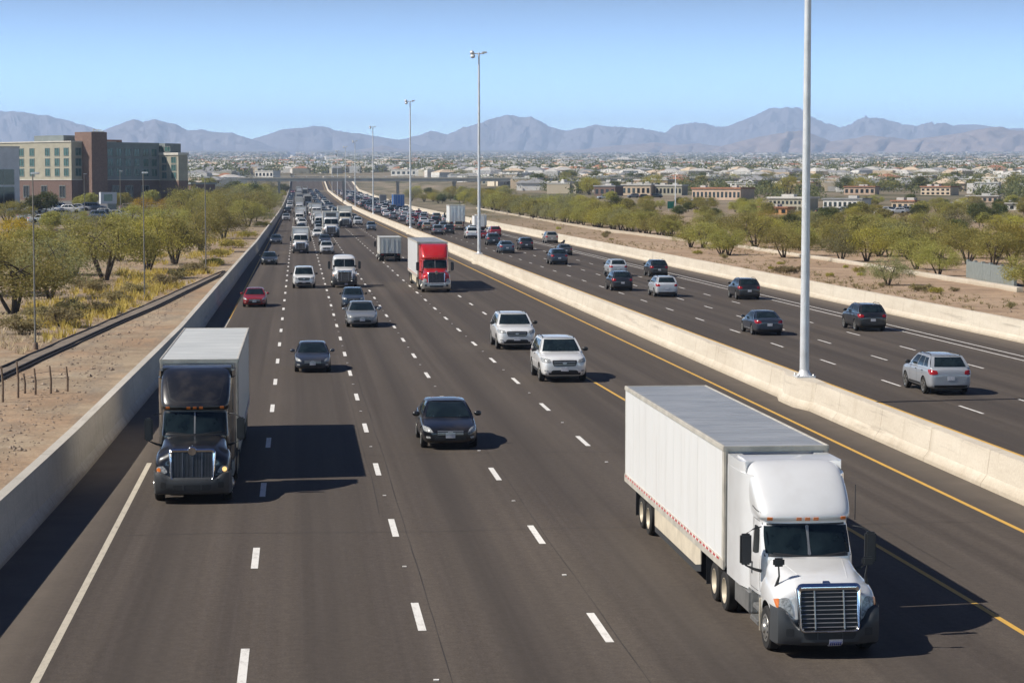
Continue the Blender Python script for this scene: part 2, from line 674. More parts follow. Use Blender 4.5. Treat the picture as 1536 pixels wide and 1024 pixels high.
tag(None or bar('concrete_wall', wall_left, [-150, 1800], [(.32, -.1), (.3, .1), (.16, .34), (.09, 1.43), (-.2, 1.43), (-.24, .2), (-.3, -.1)], M['wall_concrete'],
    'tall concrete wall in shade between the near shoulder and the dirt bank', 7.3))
tag(bar('concrete_wall', lambda Y: WALLR, [-150, 1800], [(-.42, -.1), (-.4, .1), (-.2, .36), (-.13, 1.25), (.2, 1.25), (.3, .2), (.35, -.1)], M['median_concrete'],
    'long sunlit concrete wall between the far carriageway and the desert bank', 9.1))
med = bar('median_barrier', lambda Y: MEDX + .1, [-150, 1800], [(-.52, -.1), (-.48, .12), (-.3, .36), (-.2, 1.12), (.22, 1.12), (.32, .36), (.5, .12), (.54, -.1)], M['median_concrete'],
    'pale concrete median barrier with light poles on it, between the two carriageways', 6.1)
POLES = [(89.0, 24.5), (253.0, 23.4), (408.0, 23.8), (610.0, 24.4), (800.0, 24), (960, 24), (1150, 24), (1330, 24)]
for Y, h in POLES:      # the barrier swells out round each pole foot
    b = MB()
    P = [(-2.9, 0), (-1.3, .3), (1.3, .3), (2.9, 0)]
    grid = []
    for d, w in P:
        x0, x1 = MEDX + .1 - .2 - w, MEDX + .1 + .22 + w * .25
        grid.append([(x0 - .33, Y + d, road_z(Y) - .05), (x0 - .29, Y + d, road_z(Y) + .1), (x0 - .1 + .01, Y + d, road_z(Y) + .34), (x0 - .012, Y + d, road_z(Y) + 1.128), (x1 + .012, Y + d, road_z(Y) + 1.128), (x1 + .1, Y + d, road_z(Y) + .3)])
    ox, oy, oz = med.location
    b.grid([[(a - ox, c - oy, e - oz) for a, c, e in r_] for r_ in grid], 0, False)
    b.build('pole_plinth', M['median_concrete'], med, fix=True)

# ------------------------------------------------------------------ mountains
def make_rock(name, lo, hi):
    t = NT(name)
    g = t.coord('Object')
    n = t.noise(g, .0012, 8, .7)
    n2 = t.noise(g, .006, 6, .7)
    c = t.ramp(n, [(.3, lo), (.7, hi)])
    c = t.mix(t.math('MULTIPLY', t.ramp(n2, [(.45, (0, 0, 0)), (.65, (1, 1, 1))]), .45), c, tuple(x * .55 for x in lo))
    t.set(Base_Color=c, Roughness=1.0)
    t.p.inputs['Specular IOR Level'].default_value = .1
    M[name] = t.m


make_rock('haze_tinted_rock', (.19, .175, .2), (.26, .24, .265))  # rock colour made paler and bluer to carry part of the haze
make_rock('near_rock', (.23, .175, .155), (.33, .26, .23))


def mountain(name, pts, D, depth, mat, seed, base_y=233, rough=1.0):
    """a range whose crest runs through the given places of the photograph at distance D"""
    xs = [p[0] for p in pts]
    ysq = [p[1] for p in pts]
    nu = max(60, int((xs[-1] - xs[0]) / 1.1))
    nv = 56
    G = []
    for i in range(nu + 1):
        u = xs[0] + (xs[-1] - xs[0]) * i / nu
        crest = at_y(u, interp(u, xs, ysq), D)
        foot = at_y(u, base_y, D)
        hgt = max(crest.z - foot.z, 2)
        col = []
        for j in range(nv + 1):
            v = j / nv * 2 - 1
            yy = D + v * depth * (0.6 + .4 * abs(noise.noise(Vector((u * .02, seed, 0)))))
            e = 1 - abs(v) ** 1.15
            px, py = crest.x * (1 + v * depth / D), yy
            q = Vector((px * .00055, py * .00055, seed))
            rdg = 1 - abs(noise.noise(q)) * 2
            rdg2 = 1 - abs(noise.noise(q * 2.7)) * 2
            rdg3 = 1 - abs(noise.noise(q * 7.1)) * 2
            rdg4 = 1 - abs(noise.noise(q * 17)) * 2
            w = min(1, (1 - e) * 3.0)
            h = hgt * (e ** 1.1) * (1 + w * rough * (.26 * rdg + .26 * rdg2 + .24 * rdg3 + .18 * rdg4 - .36)) + hgt * (.05 * rdg3 + .035 * rdg4) * e
            base = prof_z(yy) - 30
            col.append((px, yy, max(base, foot.z - 20 + h + (yy - D) * .012)))
        G.append(col)
    V = np.array(G).reshape(-1, 3)
    nj = nv + 1
    Fq = [(a * nj + c, (a + 1) * nj + c, (a + 1) * nj + c + 1, a * nj + c + 1) for a in range(nu) for c in range(nv)]
    tag(link(name, np_mesh(name, V, Fq, mat, smooth=True)), kind='structure')


mountain('mountains', [(-90, 190), (-40, 172), (0, 168), (30, 169), (60, 173), (100, 181), (135, 190), (165, 200), (200, 212), (250, 228)], 21000, 2600, M['haze_tinted_rock'], 1.0)
mountain('mountains', [(120, 228), (150, 196), (175, 187), (200, 179), (215, 182), (232, 176.5), (250, 183), (262, 184), (280, 193), (300, 193), (330, 197), (348, 197), (372, 205), (395, 212), (430, 226)], 17500, 2000, M['haze_tinted_rock'], 2.0)
mountain('mountains', [(330, 224), (370, 208), (395, 202), (420, 194), (450, 191), (470, 188), (490, 190), (520, 196), (560, 202), (595, 207), (640, 218), (680, 226)], 19000, 2000, M['haze_tinted_rock'], 3.0)
mountain('mountains', [(570, 224), (600, 209), (630, 200), (646, 195), (665, 200), (672, 201), (700, 190), (735, 180), (762, 174.5), (785, 177), (798, 176), (812, 183), (830, 192), (850, 196), (875, 191), (893, 185.5), (912, 191), (930, 190), (960, 192), (990, 197), (1020, 206), (1060, 222)], 20000, 2500, M['haze_tinted_rock'], 4.0)
mountain('mountains', [(960, 224), (1000, 196), (1020, 187), (1042, 183), (1060, 186), (1075, 190), (1095, 188), (1120, 178), (1150, 165), (1170, 163), (1190, 163), (1205, 169), (1222, 180), (1245, 186), (1262, 191), (1270, 190), (1290, 181), (1305, 176.5), (1320, 178), (1345, 184), (1365, 187), (1385, 188), (1400, 185), (1425, 186), (1450, 194), (1480, 200), (1540, 220)], 22000, 2600, M['haze_tinted_rock'], 5.0)
mountain('mountains', [(1380, 218), (1420, 191), (1440, 187.5), (1470, 188), (1500, 192), (1520, 193), (1560, 192), (1620, 215)], 26000, 2400, M['haze_tinted_rock'], 6.0)
mountain('hills', [(1040, 231), (1090, 214), (1130, 205), (1165, 197), (1185, 194), (1205, 194), (1225, 202), (1250, 210), (1280, 206), (1310, 202), (1340, 203), (1365, 207), (1400, 203), (1440, 198), (1470, 192), (1490, 188), (1500, 187.5), (1515, 193), (1545, 195), (1600, 205), (1680, 228)], 13500, 1300, M['near_rock'], 7.0, 236)
mountain('hills', [(690, 232), (780, 228), (860, 222), (905, 217), (960, 212), (985, 211), (1010, 215), (1050, 213), (1095, 218), (1150, 224), (1220, 232)], 15000, 1200, M['near_rock'], 8.0, 235)
mountain('hills', [(480, 231), (530, 222), (575, 215), (600, 220), (640, 224), (700, 231)], 16000, 1000, M['near_rock'], 9.0, 233)
mountain('hills', [(250, 231), (330, 222), (420, 220), (520, 226), (580, 231)], 16500, 1000, M['haze_tinted_rock'], 10.0, 233)

# ------------------------------------------------------------------ light, sky, air, camera
SUN_EL, SUN_AZ = R(43.5), R(-97)     # azimuth measured from +Y towards +X: the sun stands to the left, a little behind the camera
sd = Vector((math.sin(SUN_AZ) * math.cos(SUN_EL), math.cos(SUN_AZ) * math.cos(SUN_EL), math.sin(SUN_EL)))
sl = bpy.data.lights.new('sun', 'SUN')
sl.energy, sl.angle, sl.color = 5.3, R(.53), (1, .945, .86)
so = bpy.data.objects.new('sun', sl)
so.rotation_euler = sd.to_track_quat('Z', 'Y').to_euler()
COL.objects.link(so)
w = bpy.data.worlds.new('World')
SC.world = w
w.use_nodes = True
nt = w.node_tree
nt.nodes.clear()
wo = nt.nodes.new('ShaderNodeOutputWorld')
bg = nt.nodes.new('ShaderNodeBackground')
sky = nt.nodes.new('ShaderNodeTexSky')
sky.sky_type = 'NISHITA'
sky.sun_disc = False
sky.sun_elevation = SUN_EL
sky.sun_rotation = SUN_AZ
sky.altitude = 400
sky.air_density, sky.dust_density, sky.ozone_density = 1.0, .6, 2.0
tc = nt.nodes.new('ShaderNodeTexCoord')
mp = nt.nodes.new('ShaderNodeMapping')
mp.inputs['Scale'].default_value = (1, 1, 3.6)
mp.inputs['Location'].default_value = (0, 0, .0)
nt.links.new(tc.outputs['Generated'], mp.inputs['Vector'])
nt.links.new(mp.outputs[0], sky.inputs[0])
# the lower sky is bright, the dome overhead a deep blue
sx = nt.nodes.new('ShaderNodeSeparateXYZ')
nt.links.new(tc.outputs['Generated'], sx.inputs[0])
mr = nt.nodes.new('ShaderNodeMapRange')
mr.interpolation_type = 'SMOOTHSTEP'
for i_, v_ in enumerate((.0, .13, 4.3, .17)):
    mr.inputs[i_ + 1].default_value = v_
nt.links.new(sx.outputs[2], mr.inputs[0])
vm = nt.nodes.new('ShaderNodeVectorMath')
vm.operation = 'SCALE'
nt.links.new(sky.outputs[0], vm.inputs[0])
nt.links.new(mr.outputs[0], vm.inputs['Scale'])
tn = nt.nodes.new('ShaderNodeVectorMath')
tn.operation = 'MULTIPLY'
t1_ = nt.nodes.new('ShaderNodeMix')
t1_.data_type = 'RGBA'
t1_.inputs[6].default_value = (.42, .82, 1.75, 1)
t1_.inputs[7].default_value = (.82, .99, 1.06, 1)
m2_ = nt.nodes.new('ShaderNodeMapRange')
m2_.inputs[1].default_value, m2_.inputs[2].default_value, m2_.inputs[3].default_value, m2_.inputs[4].default_value = .09, .2, 1, 0
nt.links.new(sx.outputs[2], m2_.inputs[0])
nt.links.new(m2_.outputs[0], t1_.inputs[0])
nt.links.new(t1_.outputs[2], tn.inputs[1])
nt.links.new(vm.outputs[0], tn.inputs[0])
nt.links.new(tn.outputs[0], bg.inputs[0])
bg.inputs[1].default_value = .13
nt.links.new(bg.outputs[0], wo.inputs[0])

HAZE_DENSITY = 8e-5
hb = MB()
hb.box(-32000, 32000, -400, 29500, -8, 900)
hm = bpy.data.materials.new('haze')
hm.use_nodes = True
ht = hm.node_tree
ht.nodes.clear()
ho = ht.nodes.new('ShaderNodeOutputMaterial')
pv = ht.nodes.new('ShaderNodeVolumePrincipled')
pv.inputs['Color'].default_value = (.54, .71, 1.0, 1)
pv.inputs['Density'].default_value = HAZE_DENSITY
pv.inputs['Anisotropy'].default_value = 0.0
ht.links.new(pv.outputs[0], ho.inputs['Volume'])
tag(hb.build('haze', hm), kind='stuff')

cam = bpy.data.cameras.new('camera')
cam.sensor_width = 36
cam.lens = 36 * F / 1536
cam.clip_start, cam.clip_end = .5, 90000
co = bpy.data.objects.new('camera', cam)
co.location = EYEP
co.rotation_euler = Matrix((RGT, UPV, -FWD)).transposed().to_euler()
COL.objects.link(co)
SC.camera = co
SC.view_settings.view_transform = 'Standard'
SC.view_settings.look = 'None'
SC.view_settings.exposure = .3
SC.view_settings.gamma = 1
SC.cycles.use_denoising = True
SC.cycles.max_bounces = 6
SC.cycles.diffuse_bounces = 2
SC.cycles.glossy_bounces = 3
SC.cycles.transmission_bounces = 3
SC.cycles.transparent_max_bounces = 6
SC.cycles.volume_bounces = 2
# ------------------------------------------------------------------ vehicle materials
def make_paint():
    t = NT('car_paint')
    oi = t.n('ShaderNodeObjectInfo')
    g = t.coord('Object')
    n = t.noise(g, 1.6, 5, .6)
    c = t.mix(t.math('MULTIPLY', t.ramp(n, [(.45, (0, 0, 0)), (.8, (1, 1, 1))]), .16), oi.outputs['Color'], (.3, .25, .2))
    t.set(Base_Color=c, Metallic=.15, Roughness=.32)
    t.p.inputs['Coat Weight'].default_value = .8
    t.p.inputs['Coat Roughness'].default_value = .05
    M['paint'] = t.m


def make_box_paint():
    t = NT('trailer_paint')
    oi = t.n('ShaderNodeObjectInfo')
    g = t.coord('Object')
    n = t.noise(t.coord('Object', (.7, .7, .25)), 1.0, 6, .65)
    drip = t.noise(t.coord('Object', (1, 4, .25)), 1.0, 4, .7)
    c = t.mix(t.math('MULTIPLY', t.ramp(n, [(.42, (0, 0, 0)), (.75, (1, 1, 1))]), .12), oi.outputs['Color'], (.32, .27, .2))
    c = t.mix(t.math('MULTIPLY', t.ramp(drip, [(.58, (0, 0, 0)), (.75, (1, 1, 1))]), .22), c, (.3, .24, .17))
    t.set(Base_Color=c, Roughness=.42)
    t.bump(t.noise(t.coord('Object', (.9, .9, .5)), 1.0, 2), .15, .02)
    M['box_paint'] = t.m


make_paint()
make_box_paint()


def make_roof_metal():
    t = NT('roof_metal')
    st = t.noise(t.coord('Object', (.5, 1.1, 1)), 1.0, 6, .7)
    st2 = t.noise(t.coord('Object', (.12, 5.0, 1)), 1.0, 3, .6)
    c = t.ramp(st, [(.3, (.31, .33, .35)), (.68, (.47, .48, .49))])
    c = t.mix(t.math('MULTIPLY', t.ramp(st2, [(.5, (0, 0, 0)), (.7, (1, 1, 1))]), .4), c, (.22, .21, .2))
    t.set(Base_Color=c, Roughness=.42, Metallic=.35)
    M['roof_metal'] = t.m
    t = NT('pale_roof')
    st = t.noise(t.coord('Object', (.4, 2.0, 1)), 1.0, 6, .7)
    t.set(Base_Color=t.ramp(st, [(.3, (.4, .42, .42)), (.68, (.6, .61, .6))]), Roughness=.6)
    M['pale_roof'] = t.m


make_roof_metal()


def make_glass():
    t = NT('dark_glass')
    g = t.coord('Object')
    n = t.noise(g, 2.2, 3, .6)
    t.set(Base_Color=t.ramp(n, [(.35, (.006, .011, .014)), (.7, (.016, .026, .03))]), Roughness=.06)
    t.p.inputs['Specular IOR Level'].default_value = .45
    M['glass'] = t.m
    t = NT('tinted_glass')
    tr = t.n('ShaderNodeBsdfTransparent')
    tr.inputs[0].default_value = (.34, .46, .46, 1)
    gl = t.n('ShaderNodeBsdfGlossy')
    gl.inputs['Roughness'].default_value = .03
    fr = t.n('ShaderNodeFresnel')
    fr.inputs[0].default_value = 1.5
    mx = t.n('ShaderNodeMixShader')
    t.l(fr.outputs[0], mx.inputs[0])
    t.l(tr.outputs[0], mx.inputs[1])
    t.l(gl.outputs[0], mx.inputs[2])
    t.l(mx.outputs[0], t.out.inputs['Surface'])
    M['clear_glass'] = t.m


make_glass()
simple('rubber', (.018, .017, .016), .85, var=.3, scale=8)
simple('black_plastic', (.022, .023, .025), .5, var=.15)
simple('grey_plastic', (.05, .054, .058), .45, var=.12)
simple('dark_metal', (.05, .048, .045), .6, .3, var=.3)
simple('chrome', (.75, .76, .78), .12, 1.0, var=.04)
simple('dull_alloy', (.5, .49, .46), .35, .8, var=.15)
simple('rail_alloy', (.47, .44, .38), .5, .0, var=.2, scale=2)
simple('grille_dark', (.13, .13, .135), .35, .7, var=.2)
simple('tank_metal', (.34, .34, .33), .42, .7, var=.2)
simple('wheel_cream', (.46, .4, .3), .5, .1, var=.2)
simple('head_glass', (.3, .31, .31), .22, .0, var=.6, scale=18, coat=.25)
simple('tail_red', (.32, .012, .012), .2, var=.25, scale=12, coat=1)
simple('amber', (.62, .17, .03), .3, var=.1, coat=.6)
simple('plate_white', (.6, .6, .63), .5, var=.25, scale=40)
simple('skirt_white', (.6, .53, .41), .55, var=.14, scale=2)
simple('tape_red', (.45, .03, .03), .5)
simple('tape_white', (.75, .74, .72), .5)
simple('seat_grey', (.2, .19, .18), .9)
simple('dash_dark', (.03, .03, .03), .8)
t = NT('lamp_lit')
t.p.inputs['Emission Color'].default_value = (1, .62, .2, 1)
t.p.inputs['Emission Strength'].default_value = 1.0
t.set(Base_Color=(.8, .6, .3, 1), Roughness=.2)
M['lamp_lit'] = t.m
t = NT('lamp_white')
t.p.inputs['Emission Color'].default_value = (1, .95, .85, 1)
t.p.inputs['Emission Strength'].default_value = 3.0
t.set(Base_Color=(.8, .8, .8, 1), Roughness=.2)
M['lamp_white'] = t.m


def subd(vs, fs, levels=2, creases=None):
    """smooth surface grown from a coarse cage; returns points and faces"""
    me = bpy.data.meshes.new('cage')
    me.from_pydata([tuple(v) for v in vs], [], fs)
    b = bmesh.new()
    b.from_mesh(me)
    bmesh.ops.recalc_face_normals(b, faces=b.faces)
    b.to_mesh(me)
    b.free()
    o = bpy.data.objects.new('cage', me)
    COL.objects.link(o)
    md = o.modifiers.new('s', 'SUBSURF')
    md.levels = md.render_levels = levels
    dg = bpy.context.evaluated_depsgraph_get()
    ev = o.evaluated_get(dg).to_mesh()
    V = [v.co.copy() for v in ev.vertices]
    Fc = [list(p.vertices) for p in ev.polygons]
    bpy.data.objects.remove(o)
    bpy.data.meshes.remove(me)
    return V, Fc


def loft(rings, levels=2, cap=True):
    n = len(rings[0])
    vs = [p for r_ in rings for p in r_]
    fs = [(i * n + k, i * n + (k + 1) % n, (i + 1) * n + (k + 1) % n, (i + 1) * n + k) for i in range(len(rings) - 1) for k in range(n)]
    if cap:   # close each end with a strip of quads (ring is mirror symmetric: point k pairs with n-k)
        for base in (0, (len(rings) - 1) * n):
            h = n // 2
            for k in range(0, h):
                a, b_, c, d = base + k, base + k + 1, base + (n - k - 1) % n, base + (n - k) % n
                q = []
                for x in (a, b_, c, d):
                    if x not in q:
                        q.append(x)
                if len(q) > 2:
                    fs.append(q)
    return subd(vs, fs, levels)


def mirror_ring(half):
    """half from the centre line (x=0) round to the centre line again -> full ring"""
    return [Vector(p) for p in half] + [Vector((-p[0], p[1], p[2])) for p in half[-2:0:-1]]


def cut_wells(V, Fc, wheels, mats, name, sharp=32, dark_slot=1):
    """cuts round wheel wells: wheels = (x_inner, x_outer, y, z, radius)"""
    mb = MB()
    mb.add(V, Fc, 0, True)
    me = mb.mesh(name, mats)
    o = bpy.data.objects.new('tmp', me)
    COL.objects.link(o)
    cut = MB()
    for xi, xo, y, z, r_ in wheels:
        for s in (-1, 1):
            n = 36
            ring = [(y + r_ * math.cos(2 * math.pi * k / n), z + r_ * math.sin(2 * math.pi * k / n)) for k in range(n)]
            cut.prism(ring, 'x', min(s * xi, s * xo), max(s * xi, s * xo))
    cm = cut.mesh('cut', mats)
    c = bpy.data.objects.new('cut', cm)
    COL.objects.link(c)
    md = o.modifiers.new('b', 'BOOLEAN')
    md.operation, md.object, md.solver = 'DIFFERENCE', c, 'EXACT'
    dg = bpy.context.evaluated_depsgraph_get()
    out = bpy.data.meshes.new_from_object(o.evaluated_get(dg))
    out.name = name
    bpy.data.objects.remove(o)
    bpy.data.objects.remove(c)
    for p in out.polygons:
        q = p.center
        p.material_index = 0
        for xi, xo, y, z, r_ in wheels:
            d = math.hypot(q.y - y, q.z - z)
            if abs(d - r_) < .02 and abs(p.normal.x) < .3 and xi - .01 < abs(q.x) or (abs(abs(q.x) - xi) < .01 and d < r_ + .02 and abs(p.normal.x) > .9):
                p.material_index = dark_slot
        p.use_smooth = True
    out.set_sharp_from_angle(angle=R(sharp))
    return out


def bvh_of(me):
    return BVHTree.FromPolygons([v.co for v in me.vertices], [list(p.vertices) for p in me.polygons])


def patch(mb, bvh, c4, d, n=(8, 4), off=.006, m=0, depth=.02, rnd=0.0):
    """a thin panel lying on the body: c4 = corners (outside the body), d = direction to throw them"""
    d = Vector(d).normalized()
    c4 = [Vector(c) for c in c4]
    P, Q = [], []
    for i in range(n[0] + 1):
        u = i / n[0]
        r1, r2 = [], []
        for j in range(n[1] + 1):
            v = j / n[1]
            uu, vv = u, v
            if rnd:    # rounded corners: pull the corner of the grid inwards
                a, b_ = 2 * u - 1, 2 * v - 1
                k = 1 - rnd * (a * a) * (b_ * b_)
                uu, vv = (a * k + 1) / 2, (b_ * k + 1) / 2
            p = (c4[0] * (1 - uu) + c4[1] * uu) * (1 - vv) + (c4[3] * (1 - uu) + c4[2] * uu) * vv
            hit, nrm, _, _ = bvh.ray_cast(p - d * .3, d, 4.0)
            if hit is None:
                hit, nrm, _, _ = bvh.find_nearest(p)
            if nrm.dot(d) > 0:
                nrm = -nrm
            r1.append(hit + nrm * off)
            r2.append(hit - nrm * depth)
        P.append(r1)
        Q.append(r2)
    mb.grid(P, m, True)
    e = [P[i][0] for i in range(n[0] + 1)] + [P[-1][j] for j in range(1, n[1] + 1)] + [P[i][-1] for i in range(n[0] - 1, -1, -1)] + [P[0][j] for j in range(n[1] - 1, 0, -1)]
    e2 = [Q[i][0] for i in range(n[0] + 1)] + [Q[-1][j] for j in range(1, n[1] + 1)] + [Q[i][-1] for i in range(n[0] - 1, -1, -1)] + [Q[0][j] for j in range(n[1] - 1, 0, -1)]
    k = len(e)
    mb.add(e + e2, [(i, (i + 1) % k, k + (i + 1) % k, k + i) for i in range(k)], m, False)


def wheel_meshes(rad, width, rim_mat, spokes, tag_):
    """tyre and rim, outer face towards +x, centred on the origin"""
    t = MB()
    w = width / 2
    t.lathe([(rad * .62, -w), (rad * .93, -w), (rad, -w * .72), (rad, w * .72), (rad * .93, w), (rad * .64, w), (rad * .6, w * .7)], (0, 0, 0), (1, 0, 0), 32)
    tyre = t.mesh('tyre', M['rubber'], True, 40)
    r_ = MB()
    if spokes == 'disc':     # pressed lorry wheel, deep dish
        r_.lathe([(rad * .64, w * .98), (rad * .6, w * 1.0), (rad * .56, w * .8), (rad * .42, w * .25), (rad * .26, w * .2), (rad * .24, w * .55), (rad * .12, w * .62), (0.001, w * .62)], (0, 0, 0), (1, 0, 0), 32)
        for k in range(8):
            a = k * math.pi / 4
            r_.lathe([(rad * .05, 0), (rad * .05, .006), (.001, .006)], (w * .25, rad * .36 * math.cos(a), rad * .36 * math.sin(a)), (1, 0, 0), 8, 1)
    elif spokes == 'hub':    # convex front wheel with nuts
        r_.lathe([(rad * .64, w * .9), (rad * .62, w * 1.02), (rad * .52, w * .95), (rad * .4, w * 1.12), (rad * .26, w * 1.2), (rad * .22, w * 1.45), (.001, w * 1.5)], (0, 0, 0), (1, 0, 0), 32)
        for k in range(10):
            a = k * math.pi / 5
            r_.lathe([(rad * .06, 0), (rad * .06, .008), (.001, .008)], (w * 1.02, rad * .46 * math.cos(a), rad * .46 * math.sin(a)), (1, 0, 0), 8, 1)
    else:
        r_.lathe([(rad * .66, w * .9), (rad * .64, w * .98), (rad * .58, w * .9), (rad * .56, w * .3), (.001, w * .3)], (0, 0, 0), (1, 0, 0), 32, 1)
        r_.lathe([(rad * .66, w * .92), (rad * .645, w * 1.01), (rad * .57, w * .94), (rad * .57, w * .6)], (0, 0, 0), (1, 0, 0), 32, 0)
        r_.lathe([(rad * .17, w * .3), (rad * .15, w * .92), (.001, w * .95)], (0, 0, 0), (1, 0, 0), 16, 0)
        for k in range(spokes):
            a = 2 * math.pi * k / spokes
            ca, sa = math.cos(a), math.sin(a)
            for da in (-.12, .12):
                c2, s2 = math.cos(a + da), math.sin(a + da)
                p0 = Vector((w * .82, rad * .1 * ca, rad * .1 * sa))
                p1 = Vector((w * .86, rad * .59 * c2, rad * .59 * s2))
                ax = (p1 - p0) / 2
                side = Vector((0, -sa, ca)) * rad * .045
                r_.rbox((p0 + p1) / 2, ax, side, (w * .1, 0, 0))
    rim = r_.mesh('rim', [rim_mat, M['black_plastic']], True, 40)
    return tyre, rim


WCACHE = {}


def add_wheel(parent, x, y, rad, width, rim_mat='dull_alloy', spokes=5, rot=0.0):
    key = (rad, width, rim_mat, spokes)
    if key not in WCACHE:
        WCACHE[key] = wheel_meshes(rad, width, M[rim_mat], spokes, '')
    tyre, rim = WCACHE[key]
    w_ = bpy.data.objects.new('wheel', None)
    w_.empty_display_size = .1
    COL.objects.link(w_)
    w_.parent = parent
    w_.location = (x, y, rad)
    w_.rotation_euler = (rot, 0, 0) if x > 0 else (rot, 0, math.pi)
    link('tyre', tyre, w_)
    link('rim', rim, w_)
    return w_


# ------------------------------------------------------------------ cars
CAR = {
    # stations: (distance from the nose, half width, z bottom, z shoulder, z top)
    'sedan': dict(L=4.85, W=1.85, H=1.45, wr=.335, wy=(.93, 3.74), belt=.93,
                  st=[(0, .55, .36, .5, .56), (.03, .66, .25, .6, .68), (.14, .8, .2, .66, .75), (.45, .89, .18, .74, .83), (.95, .92, .19, .79, .9), (1.45, .925, .2, .86, .98), (1.6, .925, .2, .88, 1.0),
                      (2.5, .925, .2, .9, 1.0), (3.4, .925, .2, .93, 1.02), (4.0, .92, .2, .95, 1.06), (4.5, .89, .22, .95, 1.07), (4.74, .84, .26, .92, 1.04), (4.82, .76, .34, .8, .96), (4.85, .6, .42, .66, .8)],
                  cab=dict(yf0=1.28, yf1=2.18, yr1=3.35, yr0=4.22, wb=.86, wr=.62, z0=.9, crown=.05), rails=False, side=((.09, .9), .52)),
    'suv': dict(L=4.7, W=1.9, H=1.7, wr=.37, wy=(.94, 3.7), belt=1.14,
                st=[(0, .62, .44, .66, .78), (.03, .74, .32, .78, .93), (.13, .85, .25, .87, 1.02), (.4, .92, .24, .97, 1.1), (.94, .945, .25, 1.02, 1.15), (1.36, .95, .25, 1.06, 1.19), (1.52, .95, .25, 1.08, 1.21),
                    (2.4, .95, .25, 1.1, 1.21), (3.4, .95, .25, 1.11, 1.22), (4.1, .945, .25, 1.12, 1.22), (4.48, .92, .27, 1.1, 1.2), (4.62, .88, .3, 1.03, 1.14), (4.68, .8, .36, .88, 1.02), (4.7, .66, .44, .72, .84)],
                cab=dict(yf0=1.3, yf1=2.05, yr1=4.0, yr0=4.5, wb=.88, wr=.68, z0=1.12, crown=.05), rails=True, side=((.07, .93), .4)),
    'pickup': dict(L=5.3, W=2.0, H=1.86, wr=.4, wy=(.98, 4.2), belt=1.15,
                   st=[(0, .72, .46, .7, .86), (.03, .82, .36, .84, .98), (.12, .9, .3, .94, 1.06), (.4, .96, .3, 1.0, 1.13), (.95, .99, .31, 1.04, 1.18), (1.4, .995, .32, 1.08, 1.22), (1.55, .995, .32, 1.1, 1.23),
                       (2.4, .995, .32, 1.12, 1.23), (3.6, .995, .32, 1.13, 1.24), (4.5, .99, .32, 1.14, 1.25), (5.05, .97, .34, 1.12, 1.24), (5.22, .93, .38, 1.05, 1.18), (5.28, .86, .46, .9, 1.05), (5.3, .7, .52, .75, .85)],
                   cab=dict(yf0=1.3, yf1=2.0, yr1=4.55, yr0=5.0, wb=.93, wr=.76, z0=1.12, crown=.05), rails=True, side=((.07, .93), .4)),
}


def cab_point(c, H, face, u, v, k=0.0):
    """point of the upper body; u across, v up; k = offset outwards"""
    z1 = H - c['crown']
    l = lambda a, b: a + (b - a) * v
    z = l(c['z0'], z1)
    bul = math.sin(math.pi * v) * .035
    if face == 'front':
        x = l(c['wb'], c['wr']) * (2 * u - 1)
        return Vector((x, l(c['yf0'], c['yf1']) + .16 * (2 * u - 1) ** 2 - .16 - bul - k, z + bul * .6 + k * .8))
    if face == 'rear':
        x = l(c['wb'], c['wr']) * (2 * u - 1)
        return Vector((x, l(c['yr0'], c['yr1']) - .1 * (2 * u - 1) ** 2 + .1 + bul + k, z + bul * .6 + k * .8))
    y = l(c['yf0'], c['yf1']) * (1 - u) + l(c['yr0'], c['yr1']) * u
    s = 1 if face == 'side+' else -1
    return Vector((s * (l(c['wb'], c['wr']) + bul * .8 + .02 * math.sin(math.pi * u) + k), y, z + k * .3))


